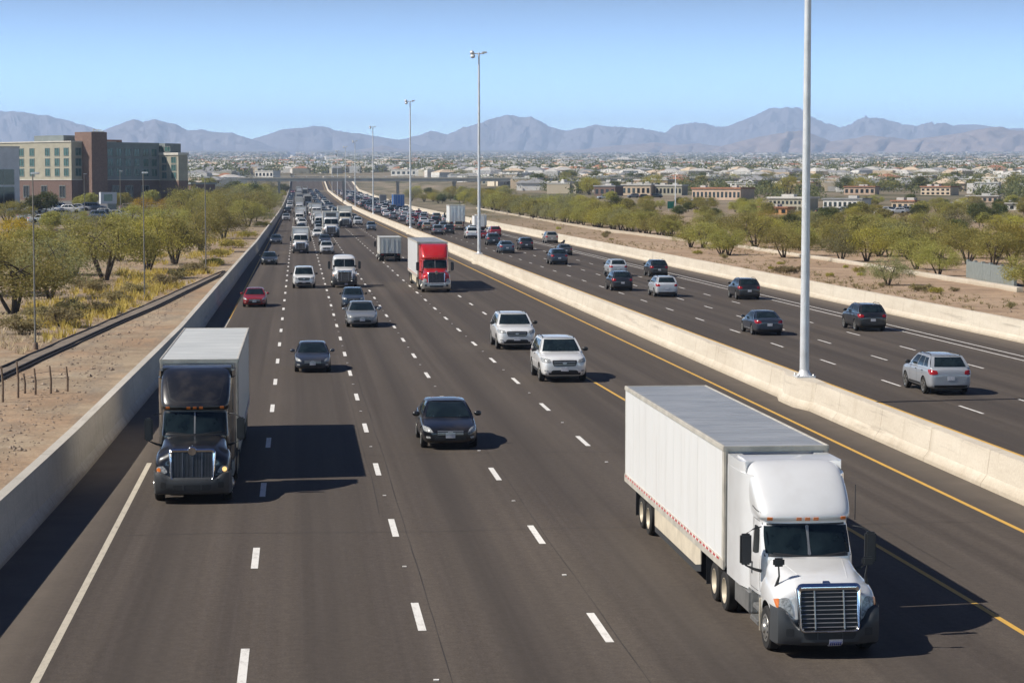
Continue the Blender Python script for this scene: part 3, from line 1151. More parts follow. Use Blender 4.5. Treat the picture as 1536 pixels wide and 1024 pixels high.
def car_proto(kind):
    p = CAR[kind]
    L, W, H, c = p['L'], p['W'], p['H'], p['cab']
    root = empty(kind if kind != 'suv' else 'suv', (0, 0, 0))
    ctr = L / 2
    rings = []
    for s, w_, zb, zs, zt in p['st']:
        y = s - ctr
        half = [(0, y, zb), (w_ * .8, y, zb), (w_ * .97, y, zb + .07), (w_ * 1.0, y, zb + (zs - zb) * .45), (w_ * 1.0, y, zb + (zs - zb) * .8), (w_ * .97, y, zs), (w_ * .86, y, zs + (zt - zs) * .72), (w_ * .45, y, zt), (0, y, zt + .008)]
        rings.append(mirror_ring(half))
    V, Fc = loft(rings, 2)
    wells = [(W / 2 - .32, W / 2 + .3, wy - ctr, p['wr'], p['wr'] + .055) for wy in p['wy']]
    body_me = cut_wells(V, Fc, wells, [M['paint'], M['black_plastic']], 'body')
    bv = bvh_of(body_me)
    # upper body welded into the same shell
    up = MB()
    n = 12
    c = dict(c)
    for k in ('yf0', 'yf1', 'yr0', 'yr1'):
        c[k] = c[k] - ctr
    for f in ('front', 'rear', 'side+', 'side-'):
        up.grid([[cab_point(c, H, f, i / n, j / 6) for j in range(7)] for i in range(n + 1)], 0, True)
    roof = []
    for i in range(n + 1):
        u = i / n
        row = []
        for j in range(9):
            t_ = j / 8
            a, b_ = cab_point(c, H, 'front', u, 1), cab_point(c, H, 'rear', u, 1)
            q = a.lerp(b_, t_)
            sa = abs(cab_point(c, H, 'side+', t_, 1).x)
            q.x = (2 * u - 1) * sa
            q.z += c['crown'] * (1 - (2 * u - 1) ** 4) * math.sin(math.pi * (.08 + .84 * t_)) ** .5
            row.append(q)
        roof.append(row)
    up.grid(roof, 0, True)
    b = bmesh.new()
    b.from_mesh(body_me)
    um = up.mesh('up', [M['paint']])
    b2 = bmesh.new()
    b2.from_mesh(um)
    bmesh.ops.remove_doubles(b2, verts=b2.verts, dist=.012)
    bmesh.ops.recalc_face_normals(b2, faces=b2.faces)
    b2.to_mesh(um)
    b2.free()
    b.from_mesh(um)
    b.to_mesh(body_me)
    b.free()
    body_me.polygons.foreach_set('use_smooth', [True] * len(body_me.polygons))
    body_me.set_sharp_from_angle(angle=R(38))
    link('body', body_me, root)

    def win(f, u0, u1, v0, v1, nm, round_=.0, cut=None):
        g = MB()
        nn = 10
        P, Q = [], []
        for i in range(nn + 1):
            a, b_ = [], []
            for j in range(7):
                u, v = u0 + (u1 - u0) * i / nn, v0 + (v1 - v0) * j / 6
                if cut:
                    u = cut(u, j / 6)
                a.append(cab_point(c, H, f, u, v, .007))
                b_.append(cab_point(c, H, f, u, v, -.02))
            P.append(a)
            Q.append(b_)
        g.grid(P)
        e = [P[i][0] for i in range(nn + 1)] + [P[-1][j] for j in range(1, 7)] + [P[i][-1] for i in range(nn - 1, -1, -1)] + [P[0][j] for j in range(5, 0, -1)]
        e2 = [Q[i][0] for i in range(nn + 1)] + [Q[-1][j] for j in range(1, 7)] + [Q[i][-1] for i in range(nn - 1, -1, -1)] + [Q[0][j] for j in range(5, 0, -1)]
        k = len(e)
        g.add(e + e2, [(i, (i + 1) % k, k + (i + 1) % k, k + i) for i in range(k)])
        g.build(nm, M['glass'], root, sharp=40)

    win('front', .055, .945, .1, .94, 'windshield')
    win('rear', .09, .91, .16 if kind != 'sedan' else .1, .9, 'rear_window')
    (a0, a1), am = p['side']
    for f in ('side+', 'side-'):
        win(f, a0, am - .014, .14, .9, 'side_window', cut=lambda u, v: u)
        if kind == 'sedan':
            win(f, am + .014, a1 - .04, .14, .9, 'side_window')
        else:
            win(f, am + .014, .69, .14, .9, 'side_window')
            win(f, .715, a1 - .03, .16, .86, 'side_window')
    y0, y1 = -ctr - .6, ctr + .6
    zsf = p['st'][3][3]
    wf = p['st'][3][1]
    suv = kind != 'sedan'
    # lamps
    for s in (-1, 1):
        h = MB()
        zt = p['st'][2][4]
        if suv:
            q = [(s * wf * .58, y0, zt - .22), (s * wf * .98, y0, zt - .2), (s * wf * .99, y0, zt - .02), (s * wf * .62, y0, zt - .08)]
        else:
            q = [(s * wf * .6, y0, zt - .19), (s * wf * .95, y0, zt - .14), (s * wf * .99, y0, zt + .02), (s * wf * .74, y0, zt - .03)]
        patch(h, bv, q, (0, 1, 0), (8, 4), .008, rnd=.12)
        h.build('headlight', M['head_glass'], root, sharp=40)
        tl = MB()
        zr_ = p['st'][-4][3]
        if suv:
            q = [(s * wf * .62, y1, zr_ - .2), (s * wf * .99, y1, zr_ - .22), (s * wf * .99, y1, zr_ + .0), (s * wf * .66, y1, zr_ - .04)]
        else:
            q = [(s * wf * .55, y1, zr_ - .2), (s * wf * .98, y1, zr_ - .2), (s * wf * .99, y1, zr_ + .0), (s * wf * .62, y1, zr_ - .05)]
        patch(tl, bv, q, (0, -1, 0), (8, 4), .01, rnd=.1)
        tl.build('tail_light', M['tail_red'], root, sharp=40)
        mr = MB()
        mz = p['belt'] + .1
        my = c['yf0'] + .42
        b = bmesh.new()
        bmesh.ops.create_uvsphere(b, u_segments=14, v_segments=8, radius=1)
        for v in b.verts:
            v.co = Vector((s * (W / 2 + .1) + v.co.x * .13, my + v.co.y * (.08 if v.co.y < 0 else .03), mz + v.co.z * .09))
        mr.bm(b, 0, True)
        mr.build('side_mirror', M['paint'] if kind == 'sedan' else M['black_plastic'], root)
    # grille, lower intake, plates
    zt = p['st'][1][4]
    g = MB()
    if suv:
        patch(g, bv, [(-wf * .5, y0, zt - .26), (wf * .5, y0, zt - .26), (wf * .56, y0, zt - .02), (-wf * .56, y0, zt - .02)], (0, 1, 0), (12, 4), .008, rnd=.06)
    else:
        patch(g, bv, [(-wf * .46, y0, zt - .2), (wf * .46, y0, zt - .2), (wf * .52, y0, zt - .03), (-wf * .52, y0, zt - .03)], (0, 1, 0), (12, 4), .008, rnd=.08)
    go = g.build('grille', M['black_plastic'], root, sharp=40)
    gb = MB()
    for k in range(3 if not suv else 2):
        z = zt - (.16 if not suv else .19) + k * (.05 if not suv else .09)
        patch(gb, bv, [(-wf * .47, y0, z - .011), (wf * .47, y0, z - .011), (wf * .47, y0, z + .011), (-wf * .47, y0, z + .011)], (0, 1, 0), (12, 1), .02)
    em = zt - .1 if not suv else zt - .13
    patch(gb, bv, [(-.085, y0, em - .05), (.085, y0, em - .05), (.085, y0, em + .05), (-.085, y0, em + .05)], (0, 1, 0), (6, 4), .03, rnd=.3)
    gb.build('grille_bar', M['dull_alloy'], go, sharp=40)
    lo = MB()
    zb = p['st'][1][2]
    patch(lo, bv, [(-wf * .62, y0, zb + .06), (wf * .62, y0, zb + .06), (wf * .56, y0, zb + .2), (-wf * .56, y0, zb + .2)], (0, 1, 0), (12, 4), .006, rnd=.1)
    if suv:
        patch(lo, bv, [(-wf * .93, y0, zb + .0), (wf * .93, y0, zb + .0), (wf * .96, y0, zb + .09), (-wf * .96, y0, zb + .09)], (0, 1, 0), (14, 2), .005)
    lo.build('lower_intake', M['black_plastic'], root, sharp=40)
    for s in (-1, 1):
        fg = MB()
        patch(fg, bv, [(s * wf * .72, y0, zb + .13), (s * wf * .88, y0, zb + .14), (s * wf * .88, y0, zb + .21), (s * wf * .72, y0, zb + .2)], (0, 1, 0), (5, 3), .008, rnd=.2)
        fg.build('fog_light', M['head_glass'], root, sharp=40)
    for yy, dd, zz in ((y0, (0, 1, 0), zb + .23), (y1, (0, -1, 0), p['st'][-3][3] - (.25 if not suv else .3))):
        pl = MB()
        patch(pl, bv, [(-.155, yy, zz - .08), (.155, yy, zz - .08), (.155, yy, zz + .08), (-.155, yy, zz + .08)], dd, (6, 3), .014)
        pl.build('license_plate', M['plate_white'], root, sharp=40)
    # dark rear bumper insert
    rb = MB()
    zb2 = p['st'][-3][2]
    patch(rb, bv, [(-wf * .86, y1, zb2 - .02), (wf * .86, y1, zb2 - .02), (wf * .9, y1, zb2 + (.14 if suv else .07)), (-wf * .9, y1, zb2 + (.14 if suv else .07))], (0, -1, 0), (14, 3), .007)
    rb.build('bumper_insert', M['black_plastic'], root, sharp=40)
    # door seams and handles
    ds = MB()
    for s in (-1, 1):
        x0 = s * (W / 2 + .5)
        for yy in (c['yf0'] + .38, (c['yf0'] + c['yr0']) / 2 - (.1 if not suv else .22), c['yr0'] - (.72 if not suv else 1.0)):
            patch(ds, bv, [(x0, yy - .006, .36), (x0, yy + .006, .36), (x0, yy + .006, p['belt'] - .05), (x0, yy - .006, p['belt'] - .05)], (-s, 0, 0), (1, 6), .002)
        patch(ds, bv, [(x0, p['wy'][0] - ctr + .5, zb + .06), (x0, p['wy'][1] - ctr - .5, zb + .06), (x0, p['wy'][1] - ctr - .5, zb + (.14 if suv else .09)), (x0, p['wy'][0] - ctr + .5, zb + (.14 if suv else .09))], (-s, 0, 0), (10, 2), .006)
        for yy in ((c['yf0'] + c['yr0']) / 2 - .45, (c['yf0'] + c['yr0']) / 2 + .5):
            patch(ds, bv, [(x0, yy, p['belt'] - .14), (x0, yy + .17, p['belt'] - .14), (x0, yy + .17, p['belt'] - .11), (x0, yy, p['belt'] - .11)], (-s, 0, 0), (3, 1), .02)
    ds.build('door_trim', M['black_plastic'], root, sharp=40)
    if p['rails']:
        for s in (-1, 1):
            rl = MB()
            pts = []
            for k in range(9):
                t_ = .1 + .8 * k / 8
                q = cab_point(c, H, 'side+', t_, 1)
                pts.append((s * (abs(q.x) - .05), q.y, H + (.035 if 0 < k < 8 else -.03)))
            rl.tube(pts, .02, 6)
            rl.build('roof_rail', M['dark_metal'], root)
    for x in (-1, 1):
        for k, wy in enumerate(p['wy']):
            add_wheel(root, x * (W / 2 - .115), wy - ctr, p['wr'], .22, 'dull_alloy', 5, .3 * k + x)
    ub = MB()
    ub.box(-W / 2 + .34, W / 2 - .34, -ctr + .5, ctr - .5, .16, .3)
    ub.build('underbody', M['black_plastic'], root)
    return root


# ------------------------------------------------------------------ lorries
def plan_ring(yf, w_, z, yr, bow=.16, tuck=.5):
    half = [(0, yr, z), (w_ * .9, yr, z), (w_, yr - .12, z), (w_, (yr + yf) / 2 + .2, z), (w_, yf + tuck, z), (w_ * .965, yf + bow * 1.25, z), (w_ * .7, yf + bow * .36, z), (0, yf, z)]
    return mirror_ring(half)


def tractor(root, style, sleeper=True, grille='bars', bright='chrome', dark_bumper=True, lit=False, clear=True, col=(.8, .8, .8), scale_parts=1):
    """lorry cab: nose at y = 0, everything runs back along +y"""
    # cab shell from slices
    if sleeper:
        yr = 4.45
        lv = [(.95, 2.1, 1.1), (1.0, 2.06, 1.12), (1.5, 2.02, 1.13), (1.9, 1.98, 1.11), (2.0, 2.0, 1.09), (2.4, 2.2, 1.065), (2.68, 2.34, 1.05), (2.76, 2.33, 1.06), (2.8, 2.2, 1.09), (2.95, 2.26, 1.12), (3.3, 2.58, 1.14), (3.65, 3.0, 1.13), (3.86, 3.38, 1.1), (3.96, 3.7, 1.02), (3.985, 3.9, .8)]
    else:
        yr = 3.5
        lv = [(.95, 2.1, 1.1), (1.0, 2.06, 1.12), (1.5, 2.02, 1.13), (1.9, 1.98, 1.11), (2.0, 2.0, 1.09), (2.4, 2.2, 1.065), (2.66, 2.32, 1.05), (2.72, 2.24, 1.06), (2.82, 2.3, 1.05), (2.92, 2.5, .98), (2.96, 2.75, .8)]
    rings = [plan_ring(yf, w_, z, yr if z < 3.9 else yr - .1) for z, yf, w_ in lv]
    V, Fc = loft(rings, 2)
    cm = MB()
    cm.add(V, Fc, 0, True)
    cab_me = cm.mesh('cab', [M['paint']], True, 35)
    bv = bvh_of(cab_me)
    link('cab', cab_me, root).color = (*col, 1)
    # windscreen in two panes, side windows, seams
    for s in (-1, 1):
        g = MB()
        patch(g, bv, [(s * .025, 1, 1.99), (s * 1.0, 1, 2.02), (s * .985, 1, 2.63), (s * .025, 1, 2.665)], (0, 1, 0), (12, 8), .008, depth=.03, rnd=.03)
        g.build('windshield_pane', M['glass'], root, sharp=40)
        g = MB()
        patch(g, bv, [(s * 2, 2.5, 1.98), (s * 2, 3.12, 1.9), (s * 2, 3.12, 2.58), (s * 2, 2.66, 2.58)], (-s, 0, 0), (8, 6), .008, depth=.03, rnd=.08)
        g.build('side_window', M['glass'], root, sharp=40)
        g = MB()
        for q in ([(s * 2, 2.36, 1.1), (s * 2, 2.374, 1.1), (s * 2, 2.374, 1.95), (s * 2, 2.36, 1.95)],
                  [(s * 2, 3.2, 1.1), (s * 2, 3.214, 1.1), (s * 2, 3.214, 2.7), (s * 2, 3.2, 2.7)],
                  [(s * 2, 2.36, 1.1), (s * 2, 3.214, 1.1), (s * 2, 3.214, 1.114), (s * 2, 2.36, 1.114)],
                  [(s * 2, 2.6, 2.7), (s * 2, 3.214, 2.72), (s * 2, 3.214, 2.735), (s * 2, 2.6, 2.715)]):
            patch(g, bv, q, (-s, 0, 0), (6, 6), .002)
        patch(g, bv, [(s * 2, 3.02, 1.42), (s * 2, 3.1, 1.42), (s * 2, 3.1, 1.7), (s * 2, 3.02, 1.7)], (-s, 0, 0), (2, 2), .015)
        if sleeper:
            patch(g, bv, [(s * 2, 2.5, 2.92), (s * 2, 3.1, 3.0), (s * 2, 3.1, 3.03), (s * 2, 2.55, 2.95)], (-s, 0, 0), (6, 1), .004)
            patch(g, bv, [(s * 2, 3.8, 1.1), (s * 2, 3.812, 1.1), (s * 2, 3.6, 3.7), (s * 2, 3.588, 3.7)], (-s, 0, 0), (1, 12), .003)
        g.build('door_trim', M['black_plastic'], root, sharp=40)
        wp = MB()
        y_ = 1.9
        wp.tube([(s * .15, 1.93, 1.99), (s * .5, 1.955, 2.03), (s * .86, 2.03, 2.06)], .014, 5)
        wp.build('wiper', M['black_plastic'], root)
    fr = MB()
    for q in ([(-1.02, 1, 1.955), (1.02, 1, 1.955), (1.02, 1, 2.02), (-1.02, 1, 2.02)], [(-1.0, 1, 2.64), (1.0, 1, 2.64), (1.0, 1, 2.69), (-1.0, 1, 2.69)]):
        patch(fr, bv, q, (0, 1, 0), (20, 1), .005)
    fr.build('windshield_seal', M['black_plastic'], root, sharp=40)
    dv = MB()
    patch(dv, bv, [(-.022, 1, 2.0), (.022, 1, 2.0), (.022, 1, 2.66), (-.022, 1, 2.66)], (0, 1, 0), (2, 6), .014)
    dv.build('windshield_divider', M['tank_metal'], root, sharp=40)
    # seam of the roof fairing and marker lamps
    if sleeper:
        for x in (-.86, -.2, 0, .2, .86):
            a = MB()
            patch(a, bv, [(x - .06, 1, 2.79), (x + .06, 1, 2.79), (x + .055, 1, 2.845), (x - .055, 1, 2.845)], (0, 1, 0), (4, 2), .03)
            a.build('marker_light', M['amber'], root, sharp=40)
        sm = MB()
        if style != 'white':
            pts = [(-.86, 3.15), (-.84, 3.62), (-.62, 3.8), (.62, 3.8), (.84, 3.62), (.86, 3.15)]
            pts = [(-.95, 3.72), (-.8, 3.1), (-.6, 2.99), (.6, 2.99), (.8, 3.1), (.95, 3.72)]
            for (xa, za), (xb, zb) in zip(pts, pts[1:]):
                dx, dz = xb - xa, zb - za
                l = math.hypot(dx, dz)
                nx, nz = -dz / l * .009, dx / l * .009
                patch(sm, bv, [(xa - nx, 1, za - nz), (xb - nx, 1, zb - nz), (xb + nx, 1, zb + nz), (xa + nx, 1, za + nz)], (0, 1, 0), (5, 1), .003)
            sm.build('fairing_seam', M['black_plastic'], root, sharp=40)
    # hood with wings
    rings = []
    ST = [(.2, .95, 1.24, .64, 1.46, .86), (.24, 1.05, 1.33, .68, 1.58, .8), (.42, 1.15, 1.42, .72, 1.69, .62), (.8, 1.2, 1.47, .78, 1.78, .56), (1.2, 1.215, 1.54, .84, 1.84, .56), (1.6, 1.2, 1.54, .9, 1.89, .56), (1.95, 1.17, 1.5, .97, 1.94, .6), (2.2, 1.14, 1.46, 1.0, 1.97, .7)]
    for y, wf, zf, wh, zt, zb in ST:
        sl = .2 if y < .5 else 0
        def P(x, z):
            return (x, y + sl * max(0, (z - 1.0)) * (1 if y < .3 else .5) + (.12 * (x / 1.1) ** 4 if y < .3 else 0), z)
        rings.append(mirror_ring([P(0, zb), P(wf * .85, zb), P(wf * .98, zb + .1), P(wf, (zb + zf) / 2 + .05), P(wf * .98, zf - .06), P(wf * .88, zf + .05), P((wf + wh) / 2 - .03, zf + (zt - zf) * .38), P(wh, zt - (zt - zf) * .22), P(wh * .88, zt - .01), P(0, zt + .03)]))
    V, Fc = loft(rings, 2)
    me = cut_wells(V, Fc, [(.72, 1.6, 1.2, .5, .63)], [M['paint'], M['black_plastic']], 'hood', 34)
    hv = bvh_of(me)
    link('hood', me, root).color = (*col, 1)
    # headlights
    for s in (-1, 1):
        h = MB()
        if style == 'white':
            q = [(s * .74, -1, .84), (s * 1.09, -1, 1.08), (s * 1.13, -1, 1.3), (s * .84, -1, 1.36)]
        else:
            q = [(s * .74, -1, .96), (s * 1.1, -1, .93), (s * 1.12, -1, 1.14), (s * .9, -1, 1.2)]
        patch(h, hv, q, (0, 1, 0), (10, 6), .012, rnd=.16)
        ho_ = h.build('headlight', M['head_glass'], root, sharp=40)
        a = MB()
        if style == 'white':
            patch(a, hv, [(s * 1.08, -1, 1.1), (s * 1.12, -1, 1.12), (s * 1.15, -1, 1.28), (s * 1.06, -1, 1.32)], (0, 1, 0), (3, 5), .02, rnd=.1)
            a.build('turn_signal', M['amber'], ho_, sharp=40)
        elif lit and s == 1:
            patch(a, hv, [(s * .92, -1, 1.0), (s * 1.06, -1, 1.0), (s * 1.06, -1, 1.14), (s * .93, -1, 1.15)], (0, 1, 0), (4, 4), .02, rnd=.3)
            a.build('turn_signal', M['lamp_lit'], ho_, sharp=40)
        elif lit:
            patch(a, hv, [(s * .98, -1, .98), (s * 1.1, -1, .98), (s * 1.1, -1, 1.12), (s * .98, -1, 1.13)], (0, 1, 0), (4, 4), .02, rnd=.3)
            a.build('turn_signal', M['amber'], ho_, sharp=40)
    # hood creases
    for s in (-1, 1):
        hc = MB()
        patch(hc, hv, [(s * .52, .62, 3), (s * .535, .62, 3), (s * .74, 1.9, 3), (s * .725, 1.9, 3)], (0, 0, -1), (1, 10), .006)
        hc.build('hood_crease', M['paint'], root, sharp=40).color = (*col, 1)
    bd = MB()
    if style == 'white':
        patch(bd, hv, [(-.09, .42, 3), (.09, .42, 3), (.07, .47, 3), (-.07, .47, 3)], (0, 0, -1), (4, 2), .012)
    else:
        c_ = (0, .2, 1.76)
        bd.lathe([(.001, -.04), (.13, -.035), (.15, 0), (.001, .01)], (0, .2, 1.66), (0, 1, .25), 20)
        bd.box(-.03, .03, .3, .4, 1.72, 1.84, 0, .012)
    bd.build('hood_badge', M[bright], root, sharp=40)
    # grille
    gr = empty('grille', (0, 0, 0))
    gr.parent = root
    gr.location = (0, .0 if style == 'white' else .08, .6 if style == 'white' else .72)
    gr.rotation_euler = (R(-11), 0, 0)
    def outline(hw0, hw1, z0, z1, r_, n=5):
        pts = []
        for cx, cz, a0 in ((hw1 - r_, z1 - r_, 0), (-(hw1 - r_), z1 - r_, 90), (-(hw0 - r_), z0 + r_, 180), (hw0 - r_, z0 + r_, 270)):
            for k in range(n + 1):
                a = R(a0 + 90 * k / n)
                pts.append((cx + r_ * math.cos(a), cz + r_ * math.sin(a)))
        return pts
    gh = 1.1 if style == 'white' else 1.02
    o1, i1 = outline(.69, .73, 0, gh, .13), outline(.615, .645, .07, gh - (.15 if style == 'white' else .1), .07)
    fm = MB()
    n = len(o1)
    m1 = [((a[0] * .55 + b[0] * .45), (a[1] * .55 + b[1] * .45)) for a, b in zip(o1, i1)]
    vs = [(u, .12, w_) for u, w_ in o1] + [(u, -.015, w_) for u, w_ in o1] + [(u, -.05, w_) for u, w_ in m1] + [(u, -.015, w_) for u, w_ in i1] + [(u, .06, w_) for u, w_ in i1]
    fm.add(vs, [(k * n + i, k * n + (i + 1) % n, (k + 1) * n + (i + 1) % n, (k + 1) * n + i) for k in range(4) for i in range(n)], 0, True)
    fm.build('grille_frame', M[bright], gr, sharp=50)
    bk = MB()
    bk.add([(u, .05, w_) for u, w_ in i1], [list(range(n))])
    bk.build('grille_mesh', M['black_plastic'], gr)
    bb = MB()
    if grille == 'bars':
        for k in range(9):
            z = .13 + k * (gh - .34) / 8
            b_ = .6 + .03 * k / 8
            bb.prism([(-.012, z - .008), (.03, z - .008), (.03, z + .006), (.0, z + .009)], 'x', -b_, b_)
        for s in (-1, 1):
            bb.box(s * .33 - .014, s * .33 + .014, -.02, .03, .08, gh - .16)
    else:
        for k in range(27):
            x = -.6 + 1.2 * k / 26
            bb.box(x - .011, x + .011, -.015, .035, .08, gh - .11)
        for x in (-.3, 0, .3):
            bb.box(x - .02, x + .02, -.03, .03, .08, gh - .11)
    bb.build('grille_bar', M['grille_dark' if grille != 'bars' else 'dull_alloy'], gr)
    # bumper
    bp = MB()
    path = []
    for k in range(25):
        t_ = -1 + 2 * k / 24
        a = abs(t_)
        if a < .8:
            x, y = t_ / .8 * 1.12, .12 * (a / .8) ** 2.4
        else:
            q = (a - .8) / .2
            x, y = math.copysign(1.12 + .1 * math.sin(q * math.pi / 2), t_), .12 + .55 * q ** 1.4
        path.append((x, y))
    prof = [(.3, .14), (.07, .2), (.0, .34), (.0, .62), (-.0, .8), (.06, .9), (.3, .93)]
    zmul = (.34, 1.0)
    G = []
    for x, y in path:
        hi = (.72 if style == 'white' else .86) + (.42 if style == 'white' else .16) * sstep(.68, 1.02, abs(x))
        G.append([(x * (1 - (.06 if i == 0 else 0)), y + py if abs(x) < 1.12 else y + py * .3, .28 + (pz - .14) / .79 * (hi - .28)) for i, (py, pz) in enumerate(prof)])
    bp.grid(G, 0, True)
    bpm = bp.mesh('bumper', [M['grey_plastic']] if dark_bumper else [M[dark_bumper or 'dull_alloy']], True, 40)
    pv_ = bvh_of(bpm)
    bo = link('bumper', bpm, root)
    ins = MB()
    patch(ins, pv_, [(-.56, -1, .45), (.56, -1, .45), (.62, -1, .62), (-.62, -1, .62)], (0, 1, 0), (10, 3), .004, rnd=.06)
    for s in (-1, 1):
        patch(ins, pv_, [(s * .8, -1, .52), (s * .98, -1, .52), (s * .98, -1, .7), (s * .8, -1, .7)], (0, 1, 0), (4, 3), .004, rnd=.08)
    ins.build('bumper_intake', M['black_plastic'], bo, sharp=40)
    for x in (-.28, .28):
        iv = MB()
        patch(iv, pv_, [(x - .015, -1, .46), (x + .015, -1, .46), (x + .015, -1, .61), (x - .015, -1, .61)], (0, 1, 0), (1, 2), .018)
        iv.build('bumper_strut', M['grey_plastic'], bo, sharp=40)
    if style == 'white':
        pl = MB()
        patch(pl, pv_, [(-.02, -1, .3), (.28, -1, .3), (.28, -1, .45), (-.02, -1, .45)], (0, 1, 0), (3, 2), .03)
        po = pl.build('license_plate', M['plate_white'], root, sharp=40)
        ch = MB()
        for k in range(6):
            x = .0 + k * .045
            patch(ch, pv_, [(x, -1, .335), (x + .026, -1, .335), (x + .026, -1, .395), (x, -1, .395)], (0, 1, 0), (1, 1), .036)
        ch.build('plate_character', M['blue_ink'], po)
    # mirrors
    for s in (-1, 1):
        mr = MB()
        x = s * 1.47
        mr.box(x - .13, x + .13, 2.1, 2.26, 1.78, 2.5, 0, .04)
        mo = mr.build('door_mirror', M['black_plastic'], root, sharp=40)
        ar = MB()
        ar.tube([(s * 1.08, 2.3, 1.6), (s * 1.25, 2.22, 1.66), (s * 1.46, 2.18, 1.76), (s * 1.46, 2.18, 2.5), (s * 1.28, 2.22, 2.6), (s * 1.06, 2.4, 2.62)], [.04, .034, .03, .02, .016, .016], 8)
        ar.build('mirror_arm', M['black_plastic'], mo)
        if style == 'white':
            hm_ = MB()
            x = s * 1.02
            hm_.box(x - .13, x + .13, .66, .76, 1.98, 2.18, 0, .04)
            ho2 = hm_.build('hood_mirror', M['black_plastic'], root, sharp=40)
            st_ = MB()
            st_.tube([(x, .72, 2.0), (x + s * -.03, .78, 1.75), (x + s * .02, .86, 1.5)], [.018, .022, .045], 7)
            st_.build('mirror_arm', M['black_plastic'], ho2)
    # steps, tanks, frame
    for s in (-1, 1):
        tk = MB()
        x0, x1 = min(s * .78, s * 1.2), max(s * .78, s * 1.2)
        tk.box(x0, x1, 3.0, 4.75 if sleeper else 4.2, .42, 1.02, 0, .07)
        tk.build('fuel_tank', M['tank_metal'], root, sharp=40)
        sp = MB()
        sp.box(x0, x1, 2.05, 2.92, .36, .48, 0, .02)
        sp.box(x0 + (.06 if s < 0 else 0), x1 - (.06 if s > 0 else 0), 2.1, 2.9, .64, .76, 0, .02)
        sp.box(min(s * .7, s * .98), max(s * .7, s * .98), 2.02, 3.0, .4, 1.0)
        sp.build('step', M['tank_metal'], root, sharp=40)
        if style == 'white':
            mfl = MB()
            mfl.box(min(s * 1.0, s * 1.2), max(s * 1.0, s * 1.2), 1.86, 1.9, .3, 1.05)
            mfl.build('mud_flap', M['skirt_white'], root)
        if sleeper:
            ex = MB()
            e1 = 5.46 if style == 'white' else 4.75
            ex.prism([(s * 1.06, 3.3), (s * 1.16, 3.5), (s * 1.245, 3.95), (s * 1.245, e1), (s * 1.06, e1)], 'z', .98, 3.7 if style == 'white' else 3.66)
            ex.prism([(s * .9, 3.9), (s * 1.16, 3.75), (s * 1.24, 4.05), (s * 1.24, e1 - .003), (s * .9, e1 - .003)], 'z', 3.69, 3.95 if style == 'white' else 3.88)
            ex.build('side_fairing', M['paint'], root, sharp=30).color = (*col, 1)
    if sleeper:
        rf = MB()
        rf.prism([(3.9, 3.7), (4.9, 3.7), (4.9, 3.985), (4.2, 4.0), (3.9, 3.96)], 'x', -1.115, 1.115)
        rf.build('roof_fairing', M['paint'], root, sharp=30).color = (*col, 1)
        an = MB()
        an.tube([(1.2, 2.55, 2.72), (1.21, 2.57, 3.55)], .012, 5)
        an.build('antenna', M['black_plastic'], root)
    fm = MB()
    end = 8.0 if sleeper else 7.6
    for s in (-1, 1):
        fm.box(s * .42 - .05, s * .42 + .05, .9, end, .78, 1.02)
    fm.box(-.42, .42, 5.2, 6.6, 1.0, 1.1)
    fm.box(-.9, .9, .7, 3.0, .5, .86)
    fm.build('chassis', M['dark_metal'], root)
    for s in (-1, 1):
        add_wheel(root, s * 1.06, 1.2, .5, .29, 'dull_alloy', 'hub', .4)


def dual(root, y, cream='wheel_cream'):
    for s in (-1, 1):
        add_wheel(root, s * 1.12, y, .5, .27, cream, 'disc', y)
        add_wheel(root, s * .82, y, .5, .27, cream, 'disc', y + 1)


